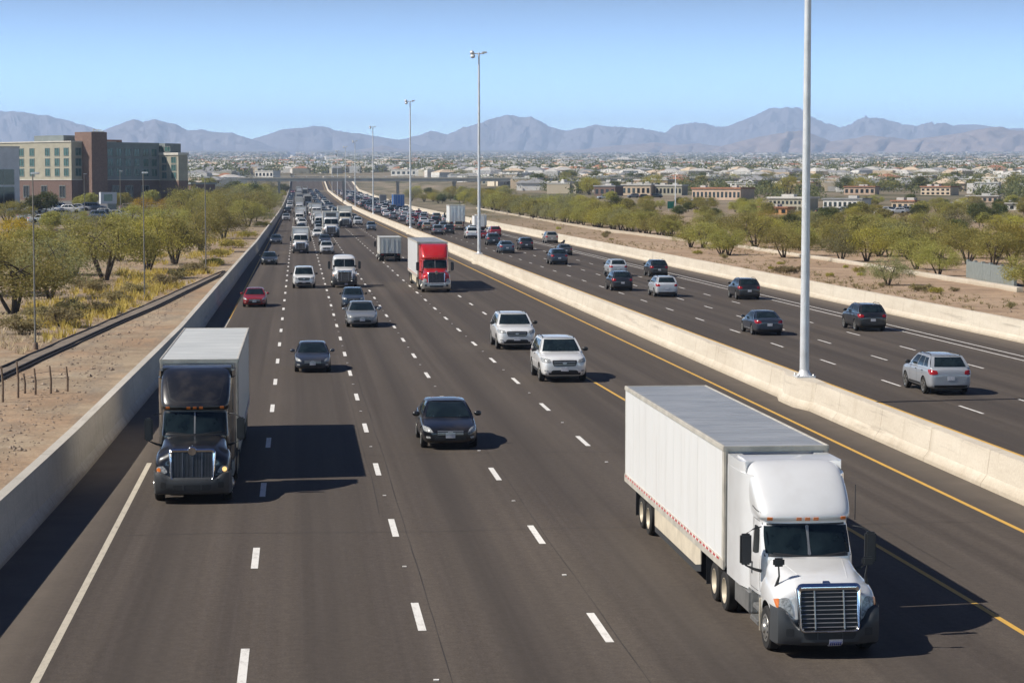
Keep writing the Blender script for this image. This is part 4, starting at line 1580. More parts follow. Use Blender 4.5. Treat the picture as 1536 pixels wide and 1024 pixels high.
def trailer_box(root, y0, y1, z0, z1, hw, col, roof='roof_metal', tape=True, skirt=None, doors=True, dark_front=False, posts='rail_alloy'):
    bx = MB()
    bx.box(-hw, hw, y0, y1, z0, z1)
    for s in (-1, 1):
        y = y0 + 1.2
        while y < y1 - .4:
            bx.box(s * hw - .004, s * hw + .004, y - .018, y + .018, z0 + .1, z1 - .1)
            y += 1.22
        if tape:
            y, k = y0 + .5, 0
            while y < y1 - .4:
                bx.box(s * hw + s * .001, s * hw + s * .036, y, y + (.3 if k == 0 else .16), z0 + .02, z0 + .07, 1 + k)
                y += .3 if k == 0 else .16
                k = 1 - k
    bo = bx.build('cargo_box', [M['box_paint'], M['tape_red'], M['tape_white']], root)
    bo.color = (*col, 1)
    rf = MB()
    rf.box(-hw + .03, hw - .03, y0 + .03, y1 - .03, z1 + .001, z1 + .014)
    y = y0 + .6
    while y < y1 - .3:
        rf.box(-hw + .06, hw - .06, y - .02, y + .02, z1 + .012, z1 + .018)
        y += .61
    rf.build('roof_panel', M[roof], bo)
    ed = MB()
    for s in (-1, 1):
        ed.box(s * hw - .035, s * hw + .035, y0 - .02, y1 + .02, z1 - .1, z1 + .035, 0, .014)
        ed.box(s * hw - .03, s * hw + .03, y0 - .02, y1 + .02, z0 - .16, z0 + .1, 0, .012)
    for yy in (y0, y1):
        ed.box(-hw, hw, yy - .03, yy + .03, z1 - .11, z1 + .033, 0, .012)
        for s in (-1, 1):
            ed.box(s * hw - .12 * (s > 0) - .014 * (s < 0), s * hw + .12 * (s < 0) + .014 * (s > 0), yy - .035, yy + .27 if yy == y0 else yy + .035, z0 - .1, z1, 0, .03)
    ed.build('edge_rail', M[posts], bo, sharp=40)
    dr = MB()
    for s in (-1, 1):
        dr.box(min(s * .02, s * (hw - .1)), max(s * .02, s * (hw - .1)), y1 + .004, y1 + .035, z0 + .02, z1 - .14)
    do = dr.build('cargo_door', M['box_paint'], root)
    do.color = (*[x * .92 for x in col], 1)
    hb_ = MB()
    for x in (-.35, .35, -.85, .85):
        hb_.tube([(x, y1 + .055, z0 - .02), (x, y1 + .055, z1 - .16)], .018, 6)
    hb_.box(-.06, .06, y1 + .03, y1 + .06, z0 + .3, z0 + .5)
    hb_.build('lock_bar', M['dull_alloy'], do)
    for s in (-1, 1):
        tl = MB()
        tl.box(s * .95 - .16, s * .95 + .16, y1 - .02, y1 + .03, z0 - .2, z0 - .1)
        tl.build('tail_light', M['tail_red'], root)
    un = MB()
    un.box(-hw * .9, hw * .9, y0 + .2, y1 - .1, z0 - .14, z0 - .02)
    un.box(-.9, .9, y1 - .12, y1 - .02, .5, .62)
    for s in (-1, 1):
        un.box(s * .6 - .04, s * .6 + .04, y1 - .1, y1 - .04, .6, z0 - .1)
    un.build('underride_bar', M['dark_metal'], root)


def semi(style, col, trailer_col, roof='roof_metal', **kw):
    root = empty('semi_truck')
    tractor(root, style, True, col=col, **kw)
    y0, y1 = 5.6, 21.8
    trailer_box(root, y0, y1, 1.2, 4.08, 1.295, trailer_col, roof)
    dual(root, 5.75)
    dual(root, 7.05)
    dual(root, 17.5)
    dual(root, 18.78)
    sk = MB()
    for s in (-1, 1):
        x = s * 1.2
        sk.prism([(9.2, .55), (9.9, .42), (16.6, .42), (16.6, 1.08), (9.2, 1.08)], 'x', min(x - s * .03, x), max(x - s * .03, x))
    so_ = sk.build('side_skirt', M['skirt_white'], root)
    sk = MB()
    for s in (-1, 1):
        x = s * 1.2
        sk.prism([(9.2, .36), (9.9, .24), (16.6, .24), (16.6, .418), (9.9, .418), (9.2, .54)], 'x', min(x - s * .024, x - s * .006), max(x - s * .024, x - s * .006))
    sk.build('skirt_edge', M['grey_plastic'], so_)
    for y in (8.0, 19.75):
        for s in (-1, 1):
            f = MB()
            f.box(s * .97 - .3, s * .97 + .3, y, y + .02, .25, 1.02)
            f.build('mud_flap', M['black_plastic'], root)
    if style != 'white':
        fr = MB()
        fr.box(-1.12, 1.12, 5.552, 5.566, 3.3, 3.92)  # dark sheet across the upper trailer front, between the corner posts
        fr.build('dark_nose_sheet', M['black_plastic'], root)
    return root


simple('blue_ink', (.05, .07, .3), .6)


def box_truck(col, boxcol, low=False, bare=False, window=False):
    root = empty('box_truck')
    tractor(root, 'white', False, col=col)
    if bare:
        bx = MB()
        rr = [plan_ring(2.9 + .5 * k, w_, z, 6.4, .2, .6) for k, (z, w_) in enumerate([(.7, 1.1), (1.2, 1.14), (2.4, 1.13), (2.9, 1.05), (3.05, .8)])]
        V, Fc = loft(rr, 2)
        bx.add(V, Fc, 0, True)
        bx.build('rear_body', M['paint'], root, sharp=40).color = (*col, 1)
    else:
        h = 3.3 if low else 3.8
        trailer_box(root, 3.7, 11.2, 1.15, h, 1.26, boxcol, 'pale_roof', tape=False)
        if window:
            f = MB()
            f.box(-.75, .75, 3.655, 3.667, 3.05, 3.6)
            f.build('nose_panel', M['grey_plastic'], root)
    dual(root, 5.9 if bare else 8.6, 'dull_alloy')
    return root


def joined(root, name):
    """one mesh holding every part of a vehicle, for the far copies too small to show parts"""
    mats, V, Fc, MI, SM = [], [], [], [], []
    def walk(o, mtx):
        mtx = mtx @ o.matrix_basis
        if o.type == 'MESH' and o.name.split('.')[0] not in ('rim', 'door_trim', 'lock_bar', 'reflector_tape', 'wiper', 'fog_light', 'grille_bar', 'side_rib'):
            b = len(V)
            idx = []
            for m in o.data.materials:
                if m not in mats:
                    mats.append(m)
                idx.append(mats.index(m))
            V.extend([mtx @ v.co for v in o.data.vertices])
            for p in o.data.polygons:
                Fc.append([i + b for i in p.vertices])
                MI.append(idx[p.material_index] if idx else 0)
                SM.append(p.use_smooth)
        for ch in kids(o):
            walk(ch, mtx)
    for ch in kids(root):
        walk(ch, Matrix.Identity(4))
    me = bpy.data.meshes.new(name)
    me.from_pydata([tuple(v) for v in V], [], Fc)
    for m in mats:
        me.materials.append(m)
    me.polygons.foreach_set('material_index', MI)
    me.polygons.foreach_set('use_smooth', SM)
    me.set_sharp_from_angle(angle=R(38))
    return me


def drop(root):
    for ch in kids(root):
        drop(ch)
    bpy.data.objects.remove(root)
# ------------------------------------------------------------------ traffic
WHITE, BLACK, NAVY, SILVER, GREY, RED, DBLUE, TAN = (.76, .76, .75), (.008, .009, .011), (.012, .02, .036), (.42, .43, .45), (.16, .17, .19), (.24, .008, .012), (.03, .055, .1), (.3, .24, .17)


def place(o, X, Y, rz, sc=1.0):
    o.location = (X, Y, road_z(Y))
    o.rotation_euler = (0, 0, rz)
    o.scale = (sc, sc, sc)


def ground_px(px, py):
    """road point seen there"""
    p = at_z(px, py, 0)
    for _ in range(30):
        p = at_z(px, py, road_z(p.y))
    return p


# the three articulated lorries and the lorry kinds
hero = semi('white', (.74, .74, .735), (.7, .695, .68))
place(hero, 10.2, 40.6, 0, .87)
tag(hero, 'large white semi truck with white box trailer and chrome grille, closest to the viewer', 'truck', 'lorries in the oncoming lanes')
blk = semi('dark', (.012, .013, .016), (.6, .57, .52), 'pale_roof', grille='slats', lit=True)
place(blk, -3.07, 62.4, 0, .92)
tag(blk, 'black semi truck with tall slatted chrome grille and pale trailer beside the shaded wall', 'truck', 'lorries in the oncoming lanes')
red = semi('dark', (.5, .012, .014), (.62, .62, .62), 'roof_metal', grille='slats')
g = ground_px(655, 439)
place(red, g.x, g.y, 0, 1.02)
for ch in kids(red):
    if ch.name.startswith('bumper'):
        ch.data = ch.data.copy()
        ch.data.materials[0] = M['dull_alloy']
tag(red, 'bright red semi truck pulling a dull white trailer near the median', 'truck', 'lorries in the oncoming lanes')

sedan, suv, pick = car_proto('sedan'), car_proto('suv'), car_proto('pickup')
btruck = box_truck(WHITE, (.74, .74, .72))
btall = box_truck(WHITE, (.72, .72, .7), window=True)
van = box_truck(WHITE, WHITE, bare=True)
squat = box_truck(WHITE, (.5, .5, .48), low=True)
squat.scale.z = .85
FAR = {'sedan': joined(sedan, 'far_sedan'), 'suv': joined(suv, 'far_suv'), 'pickup': joined(pick, 'far_pickup'), 'truck': joined(btruck, 'far_truck')}
PROTO = {'sedan': sedan, 'suv': suv, 'pickup': pick, 'truck': btruck, 'tall': btall, 'van': van, 'squat': squat}
LEN = {'sedan': 4.85, 'suv': 4.7, 'pickup': 5.3, 'truck': 11.2, 'tall': 11.2, 'van': 6.5, 'squat': 11.2}
WID = {'sedan': 1.85, 'suv': 1.9, 'pickup': 2.0, 'truck': 2.5, 'tall': 2.5, 'van': 2.4, 'squat': 2.5}
NAME = {'sedan': 'sedan', 'suv': 'suv', 'pickup': 'pickup_truck', 'truck': 'box_truck', 'tall': 'box_truck', 'van': 'work_truck', 'squat': 'box_truck'}
CAT = {'sedan': 'car', 'suv': 'car', 'pickup': 'pickup', 'truck': 'truck', 'tall': 'truck', 'van': 'truck', 'squat': 'truck'}
used = set()
TAKEN = [(10.36, 41, 62, 1.2), (-2.93, 62, 84, 1.2), (g.x, g.y, g.y + 23, 1.3)]


def car(kind, px, py, wpx, col, label, away=False, k=None, turn=0.0, group=None):
    """a vehicle whose nearer end stands on the road at that place and is wpx wide there"""
    p = ground_px(px, py)
    scale = wpx * p.y / F / WID[kind]
    scale = min(1.75, max(.9, scale)) if k is None else k
    tr = kind in ('truck', 'tall', 'van', 'squat')
    if kind in used:
        o = copy_tree(PROTO[kind])
    else:
        o = PROTO[kind]
        used.add(kind)
    o.name = NAME[kind]
    paint_tree(o, col)
    L = LEN[kind] * scale
    if tr:
        place(o, p.x, p.y + (L - 1.6 * scale if away else -1.2 * scale), math.pi * away + turn, scale)
    else:
        place(o, p.x, p.y + L / 2 - .92 * scale, math.pi * away + turn, scale)
    TAKEN.append((p.x, p.y - 2, p.y + L + 2, WID[kind] * scale / 2))
    tag(o, label, CAT[kind], group or ('cars driving away beyond the median' if p.x > 22 else 'cars coming towards the overpass'))
    return o


# oncoming
car('sedan', 673, 670, 85, (.006, .007, .010), 'glossy black sedan alone in the middle lane, closest car')
car('suv', 843, 571, 71, WHITE, 'white suv with dark lower bumper, in front of the other white suv')
s2 = car('suv', 773, 523, 59, WHITE, 'white suv with glass sunroof just behind another white suv')
car('sedan', 469, 557, 54, (.028, .036, .055), 'dark blue grey sedan behind the black semi truck, one lane over')
car('sedan', 543, 490, 47, (.2, .215, .235), 'metallic grey sedan close in front of a dark blue car')
car('suv', 530, 463, 34, (.04, .06, .095), 'dark blue suv tucked right behind a metallic grey sedan')
car('sedan', 382, 460, 35, (.28, .012, .016), 'red sedan next to the shaded concrete wall')
car('pickup', 456, 432, 34, WHITE, 'white pickup with chrome grille running ahead of the white work truck')
car('van', 517, 431, 37, WHITE, 'white work truck with rounded roof and wide mirrors behind the dark blue suv')
car('sedan', 404, 397, 24, (.03, .04, .05), 'dark sedan by the wall, next one behind the red sedan')
car('sedan', 414, 366, 18, (.03, .04, .055), 'small dark sedan by the wall, second behind the red sedan')
car('truck', 451, 380, 24, WHITE, 'white box truck at the head of the long queue beside the dashed edge lane', group='lorries in the oncoming lanes')
car('suv', 490, 381, 21, (.6, .6, .6), 'pale silver suv with a dark car right on its tail')
car('sedan', 487, 366, 18, (.03, .04, .06), 'dark sedan hidden behind a pale silver suv')
car('sedan', 476, 356, 16, WHITE, 'white sedan squeezed between two white lorries')
car('tall', 497, 356, 25, WHITE, 'tall white truck with a dark panel above its cab', group='lorries in the oncoming lanes')
car('truck', 518, 342, 21, (.72, .69, .62), 'cream box truck with dusty nose near the median lanes', group='lorries in the oncoming lanes')
car('truck', 452, 334, 15.5, WHITE, 'white box truck second in the long queue', group='lorries in the oncoming lanes')
car('sedan', 452, 347, 15, (.05, .06, .08), 'dark sedan right behind the first white box truck of the queue')
car('truck', 475, 330, 16, WHITE, 'white box truck with tall box behind the tall white truck', group='lorries in the oncoming lanes')
car('suv', 537, 338, 14, (.5, .52, .55), 'silver suv with dark roof beside the cream box truck')
car('suv', 557, 346, 15, (.1, .14, .2), 'slate blue suv closest to the median by the cream box truck')
car('sedan', 531, 330, 12, (.5, .5, .5), 'light grey sedan peeking past the cream box truck')
t2 = car('squat', 585, 392, 32, (.55, .55, .53), 'dull grey box truck showing its rear doors in front of the red semi', away=True, group='lorries in the oncoming lanes')
t2.scale.z *= .86
# driving away
car('suv', 1417, 590, 62, (.33, .35, .38), 'silver suv with dark roof rails seen from behind', True, 1.02)
car('sedan', 1150, 502, 47, (.022, .034, .055), 'dark blue sedan with sun glinting off its tan roof', True, 1.0)
car('suv', 1304, 496, 46, (.012, .015, .02), 'black suv next to the double white line', True, 1.0)
car('suv', 1121, 449, 37, (.012, .014, .018), 'black suv with roof rails ahead of the dark blue sedan', True, 1.0)
car('suv', 998, 445, 34, (.5, .52, .55), 'silver suv beside a black suv', True, 1.0)
car('suv', 932, 436, 35, (.018, .022, .03), 'dark suv covering the lower half of a silver suv', True, 1.0)
car('suv', 926, 414, 30, (.45, .48, .52), 'silver suv half hidden by a dark suv', True, 1.0)
car('suv', 987, 415, 30, (.012, .015, .02), 'black suv against the double white line, middle of three', True, 1.0)
car('suv', 838, 397, 25, (.025, .04, .065), 'navy suv with a dark car just ahead in the next lane', True, 1.08)
car('sedan', 848, 383, 20, (.04, .045, .05), 'charcoal sedan mostly hidden by a navy suv', True, 1.0)
car('suv', 827, 365, 19, (.26, .25, .23), 'taupe suv on the shoulder by the far wall', True, 1.1)
car('suv', 789, 375, 20, (.02, .025, .035), 'dark suv between a blue sedan and a taupe suv', True, 1.05)
car('sedan', 760, 380, 22, (.07, .11, .16), 'steel blue sedan closest to the second light pole', True, 1.15)
car('suv', 740, 368, 20, (.03, .04, .05), 'dark suv just ahead of a steel blue sedan', True, 1.1)
car('suv', 743, 355, 17, (.26, .015, .03), 'crimson suv in the outer lane', True, 1.1)
car('sedan', 724, 358, 12, (.34, .02, .02), 'red hatch car hidden behind a white suv', True, .95)
car('pickup', 708, 358, 19, WHITE, 'white pickup partly behind the second light pole', True, 1.1)
car('suv', 674, 351, 16, (.02, .025, .03), 'black suv right behind a white box truck rear', True, 1.05)
car('truck', 685, 343, 25, (.72, .73, .72), 'white box truck with tall pale doors in the far carriageway', True, 1.3, group='lorries driving away')
car('truck', 722, 344, 16, (.66, .7, .74), 'small white box truck next to the crimson suv', True, .8, group='lorries driving away')
car('sedan', 636, 338, 16, (.55, .56, .58), 'silver sedan just past the third light pole', True, 1.25)
car('suv', 655, 331, 14, (.1, .11, .1), 'dark green suv ahead of a silver sedan', True, 1.2)
bt = car('truck', 598, 317, 19, (.02, .13, .42), 'bright blue box truck standing out in the dense traffic', True, 1.55, group='lorries driving away')
car('suv', 1598, 560, 46, (.05, .055, .06), 'dark car cut by the frame edge in the outer lane', True, 1.0)

# the dense far traffic, lane by lane, in single meshes
rng = random.Random(11)
CN = [('white', WHITE), ('silver', SILVER), ('black', BLACK), ('grey', GREY), ('dark blue', DBLUE), ('dark red', RED), ('tan', TAN)]
ORD = ['first', 'second', 'third', 'fourth', 'fifth', 'sixth', 'seventh', 'eighth', 'ninth', 'tenth', 'eleventh', 'twelfth', 'thirteenth', 'fourteenth', 'fifteenth', 'sixteenth', 'seventeenth', 'eighteenth', 'nineteenth', 'twentieth']
LANES = [  # X, from, to, gap, away, phrase, weights (white..tan), kind weights
    (.75, 480, 1420, 13, False, 'the long white queue', [12, 3, .7, .7, .5, .2, .3], ('truck', 'suv', 'sedan', 'pickup'), [5, 3, 1, 3]),
    (4.4, 420, 1420, 19, False, 'the lane beside the long queue', [9, 2, 1.5, 1, 1, .3, .5], ('truck', 'suv', 'sedan', 'pickup'), [3, 3, 3, 1]),
    (8.2, 470, 1420, 26, False, 'the middle oncoming lane', [2, 3, 3, 2, 1, .5, .5], ('suv', 'sedan', 'pickup'), [3, 3, 1]),
    (11.8, 480, 1420, 24, False, 'the inner oncoming lane', [2, 3, 3, 2, 1, .4, .4], ('suv', 'sedan', 'pickup'), [3, 3, 1]),
    (-2.9, 560, 1400, 110, False, 'the emptier lane by the shaded wall', [1, 1, 3, 2, 1, 1, .3], ('suv', 'sedan'), [1, 2]),
    (25.9, 400, 1420, 40, True, 'the departing lane beside the median', [2, 4, 4, 3, 2, .6, .6], ('suv', 'sedan', 'pickup'), [4, 4, 1]),
    (29.1, 405, 1420, 36, True, 'the second departing lane', [2, 4, 4, 3, 2, .6, .6], ('suv', 'sedan', 'pickup'), [4, 4, 1]),
    (32.5, 370, 1420, 36, True, 'the third departing lane', [2, 4, 4, 3, 2, .6, .6], ('suv', 'sedan', 'pickup'), [4, 4, 1]),
    (36.0, 400, 1420, 46, True, 'the outermost departing lane', [2, 4, 4, 3, 2, .6, .6], ('suv', 'sedan', 'pickup', 'truck'), [4, 4, 1, .6]),
]
MEN = {'sedan': 'sedan', 'suv': 'suv', 'pickup': 'pickup', 'truck': 'lorry'}
seen_lab = {}
for X, a, b_, gap, away, phrase, cw, ks, kw in LANES:
    Y = a
    prev = None
    while Y < b_:
        kind = rng.choices(ks, kw)[0]
        cn, cc = rng.choices(CN, cw)[0]
        big = 1 + .42 * sstep(350, 900, Y)
        L = LEN[kind] * big * (.8 if kind == 'truck' else 1)
        x = X + rng.uniform(-.35, .35)
        if not any(abs(x - tx) < 1.0 + tw and Y < t1 and Y + L > t0 for tx, t0, t1, tw in TAKEN):
            o = link({'sedan': 'sedan', 'suv': 'suv', 'pickup': 'pickup_truck', 'truck': 'box_truck'}[kind], FAR[kind])
            v = rng.uniform(.8, 1.15)
            o.color = (min(.8, cc[0] * v), min(.8, cc[1] * v), min(.8, cc[2] * v), 1)
            s_ = big * (.8 if kind == 'truck' else 1)
            if kind == 'truck':
                place(o, x, Y + (L if away else 0), math.pi * away, s_)
            else:
                place(o, x, Y + L / 2, math.pi * away, s_)
            me_ = f'{cn} {MEN[kind]}'
            lab = f'{me_} in {phrase}' + (f', behind a {prev}' if prev and not away else f', ahead of a {prev}' if prev else '')
            n_ = seen_lab.get(lab, 0)
            seen_lab[lab] = n_ + 1
            if n_:
                lab = f'{ORD[min(n_, 19)]} {lab}'
            tag(o, lab, 'car' if kind != 'truck' else 'truck', 'far traffic driving away' if away else 'far traffic coming closer')
            prev = me_
        Y += L + gap * rng.uniform(.35, 1.2) * (1 + .3 * sstep(600, 1200, Y))
# ------------------------------------------------------------------ light poles, fence, pipes
simple('grey_pole', (.2, .19, .17), .6, .2, var=.15)
simple('galvanised', (.62, .63, .64), .45, .2, var=.12, scale=1.5)
simple('lamp_lens', (.5, .49, .46), .3)
simple('pole_rust', (.2, .14, .1), .8, var=.3)
simple('weathered_wood', (.17, .12, .085), .9, var=.3, scale=6)
simple('pipe_dark', (.03, .028, .027), .7, var=.3)
PL = ['nearest tall light pole on the median barrier, cut off by the top', 'tall pale light pole on the median barrier, second along', 'tall pale light pole on the median barrier, third along',
      'tall pale light pole on the median barrier, fourth along', 'light pole on the median, fifth along, rising from the dense traffic', 'light pole on the median, sixth along, thin and far', 'light pole on the median, seventh along, short of the overpass', 'light pole on the median, last one before the overpass']
first = None
for i, (Y, h) in enumerate(POLES):
    if first is None:
        root = first = empty('light_pole')
        b = MB()
        b.tube([(0, 0, .1), (0, 0, 12), (0, 0, h)], [.2, .155, .1], 16)
        b.build('pole', M['galvanised'], root)
        b = MB()
        b.box(-.4, .4, -.4, .4, .0, .06, 0, .01)
        b.lathe([(.34, .06), (.26, .16), (.2, .3)], (0, 0, 0), (0, 0, 1), 16)
        b.build('base_plate', M['galvanised'], root)
        for sx_ in (-1, 1):
            for sy in (-1, 1):
                b = MB()
                b.lathe([(.05, 0), (.05, .08), (.001, .08)], (sx_ * .32, sy * .32, .06), (0, 0, 1), 6)
                b.build('bolt', M['dull_alloy'], root)
        b = MB()
        b.tube([(-.62, 0, h - .12), (.62, 0, h - .12)], .07, 8)
        b.build('cross_arm', M['galvanised'], root)
        for dz, w_ in ((.12, .26), (-.3, .3)):
            b = MB()
            b.lathe([(.001, .2), (.16, .18), (w_, .0), (w_ * .9, -.16), (.001, -.2)], (-.78 - dz * .2, -.05, h - .1 + dz), (-.3, -.5, 1), 14)
            hd = b.build('lamp_head', M['galvanised'], root)
            b = MB()
            b.lathe([(w_ * .82, -.175), (w_ * .5, -.26), (.001, -.28)], (-.78 - dz * .2, -.05, h - .1 + dz), (-.3, -.5, 1), 14)
            b.build('lens', M['pole_rust'], hd)
        b = MB()
        b.box(.35, .95, -.22, .22, h - .08, h + .14, 0, .05)
        b.build('lamp_head', M['galvanised'], root, sharp=40)
    else:
        root = copy_tree(first)
    k = h / POLES[0][1]
    root.location = (MEDX + .08, Y, road_z(Y) + 1.13)
    root.scale = (1, 1, k)
    tag(root, PL[i], 'light pole', 'light poles along the median')
SL = [(53, 524, 265, 'thin lamp post on the grass nearest the fence stakes'), (217, 450, 262, 'thin lamp post in front of the brick hotel'), (309, 410, 268, 'thin lamp post beside the shaded wall, third along the grass'),
      (181, 330, 258, 'lamp post standing in the hotel car park'), (127, 318, 262, 'lamp post in the car park before the beige hotel front'), (377, 300, 235, 'slim lamp post by the trees short of the overpass')]
first = None
for px, py, top, lab in SL:
    p = on_ground(px, py)
    h = (py - top) * p.y / F
    if first is None:
        root = first = empty('lamp_post')
        b = MB()
        b.tube([(0, 0, -.3), (0, 0, 1.2), (0, 0, 1.25), (0, 0, 1)], [.1, .095, .075, .075], 8)
        b.v, b.f, b.mi, b.sm = [], [], [], []
        b.tube([(0, 0, -.3), (0, 0, 5), (0, 0, 10)], [.05, .04, .03], 8)
        b.build('pole', M['grey_pole'], root)
        b = MB()
        b.lathe([(.16, -.2), (.14, .35), (.1, .4)], (0, 0, 0), (0, 0, 1), 10)
        b.build('pole_foot', M['pole_rust'], root)
        b = MB()
        b.box(-.1, .34, -.1, .1, 9.96, 10.08, 0, .03)
        b.build('lamp_head', M['galvanised'], root, sharp=40)
    else:
        root = copy_tree(first)
    root.location = p
    k = h / 10
    root.scale = (min(1.8, max(1, p.y / 150)),) * 2 + (k,)
    tag(root, lab, 'lamp post', 'lamp posts on the verge')

f0, f1 = on_ground(2, 603), on_ground(101, 587)
root = empty('wire_fence', f0)
tag(root, 'short run of thin wooden stakes strung with wire on bare dirt', 'fence')
stakes = [(4, 603), (27, 597), (37, 590), (53, 592), (76, 590), (101, 587)]
tops = []
for k, (px, py) in enumerate(stakes):
    p = on_ground(px, py) - f0
    h = [1.35, 1.45, .8, 1.05, 1.1, 1.0][k]
    b = MB()
    b.tube([p - Vector((0, 0, .2)), p + Vector((.02, 0, h * .5)), p + Vector((-.03, .02, h))], [.05, .045, .035], 7)
    b.build('stake', M['weathered_wood'], root)
    tops.append(p + Vector((0, 0, h * .8)))
for fr_ in (1.0, .55):
    b = MB()
    b.tube([Vector((q.x, q.y, q.z - (1 - fr_) * .6)) for q in tops], .007, 4)
    b.build('wire', M['dark_metal'], root)

PA = lambda Y: interp(Y, [40, 92, 126, 148, 198, 215, 260], [-15.2, -12.6, -10.8, -9.35, -6.95, -6.6, -6.4])
PB = lambda Y: interp(Y, [40, 92, 126, 158, 205, 214, 260], [-16.4, -13.7, -11.9, -10.0, -7.5, -6.9, -6.6])
for xf, rad, lab in ((lambda Y: PA(Y), .055, 'dark pipe on the dirt, lower one of a close pair'), (lambda Y: PA(Y) - .3, .055, 'dark pipe on the dirt, upper one of a close pair'), (lambda Y: PB(Y), .05, 'single dark pipe along the edge of the yellow grass')):
    b = MB()
    pts = []
    Y = 42.0
    while Y < 212:
        X = xf(Y)
        pts.append((X, Y, ground_z(X, Y) + rad * .8))
        Y += 4
    b.tube(pts, rad, 8)
    tag(b.build('pipe', M['pipe_dark']), lab, 'pipe', 'pipes along the dirt bank')
# gravel track between the pipes
t = NT('gravel_track')
g_ = t.coord('Object')
t.set(Base_Color=t.mix(.5, t.ramp(t.noise(g_, .8, 6), [(.3, (.15, .122, .095)), (.7, (.22, .182, .145))]), t.ramp(t.noise(g_, 9, 4, .8), [(.3, (.3, .3, .3)), (.7, (.7, .7, .7))]), 'OVERLAY'), Roughness=.95)
M['gravel'] = t.m
G = []
Y = 40.0
while Y < 205:
    a, b_ = PB(Y), PA(Y) - .3
    G.append([(a + (b_ - a) * k / 4, Y, ground_z(a + (b_ - a) * k / 4, Y) + .025) for k in range(5)])
    Y += 3
mb = MB()
mb.grid(G)
tag(mb.build('path', M['gravel']), kind='structure')

# ------------------------------------------------------------------ plants
def leaf_mat(name, a, b_, c_):
    t = NT(name)
    ge = t.n('ShaderNodeNewGeometry')
    oi = t.n('ShaderNodeObjectInfo')
    col = t.ramp(ge.outputs['Random Per Island'], [(0, a), (.55, b_), (1, c_)])
    hs = t.n('ShaderNodeHueSaturation')
    t.l(col, hs.inputs['Color'])
    t.l(t.math('ADD', .485, t.math('MULTIPLY', oi.outputs['Random'], .03)), hs.inputs['Hue'])
    t.l(t.math('ADD', .8, t.math('MULTIPLY', oi.outputs['Random'], .45)), hs.inputs['Value'])
    t.set(Base_Color=hs.outputs[0], Roughness=.65)
    t.p.inputs['Specular IOR Level'].default_value = .2
    tl = t.n('ShaderNodeBsdfTranslucent')
    t.l(hs.outputs[0], tl.inputs[0])
    mx = t.n('ShaderNodeMixShader')
    mx.inputs[0].default_value = .42
    t.l(t.p.outputs[0], mx.inputs[1])
    t.l(tl.outputs[0], mx.inputs[2])
    t.l(mx.outputs[0], t.out.inputs['Surface'])
    M[name] = t.m


leaf_mat('leaf_olive', (.205, .2, .055), (.32, .295, .085), (.43, .375, .12))
leaf_mat('leaf_grey', (.185, .185, .08), (.275, .265, .12), (.37, .345, .175))
leaf_mat('leaf_yellow', (0.27, 0.25, 0.06), (0.39, 0.35, 0.075), (0.52, 0.44, 0.1))
leaf_mat('leaf_bloom', (.17, .15, .035), (.42, .27, .03), (.6, .38, .03))
leaf_mat('leaf_dark', (0.07, 0.085, 0.03), (0.11, 0.125, 0.045), (0.16, 0.17, 0.065))
leaf_mat('grass_dry', (.42, .35, .22), (.58, .49, .3), (.68, .58, .38))
leaf_mat('grass_yellow', (.42, .33, .09), (.58, .46, .11), (.68, .54, .15))
leaf_mat('scrub_leaf', (.2, .17, .085), (.29, .24, .11), (.38, .32, .16))
simple('bark', (.075, .055, .042), .9, var=.3, scale=4)


def leaves(rng, centres, per, sig, size, flat=.75):
    n = len(centres) * per
    C = np.repeat(np.array([c[:3] for c in centres]), per, axis=0)
    S = np.repeat(np.array([c[3] for c in centres]), per)[:, None]
    P = C + rng.normal(0, 1, (n, 3)) * sig * S * np.array([1, 1, flat])
    A = rng.normal(0, 1, (n, 3))
    A /= np.linalg.norm(A, axis=1)[:, None]
    B = np.cross(A, rng.normal(0, 1, (n, 3)))
    B /= np.linalg.norm(B, axis=1)[:, None]
    L = size * rng.uniform(.55, 1.3, (n, 1))
    A, B = A * L, B * L * .42
    V = np.stack([P - A, P - A * .1 + B, P + A, P + A * .1 - B], 1).reshape(-1, 3)
    return V, np.arange(4 * n).reshape(-1, 4)


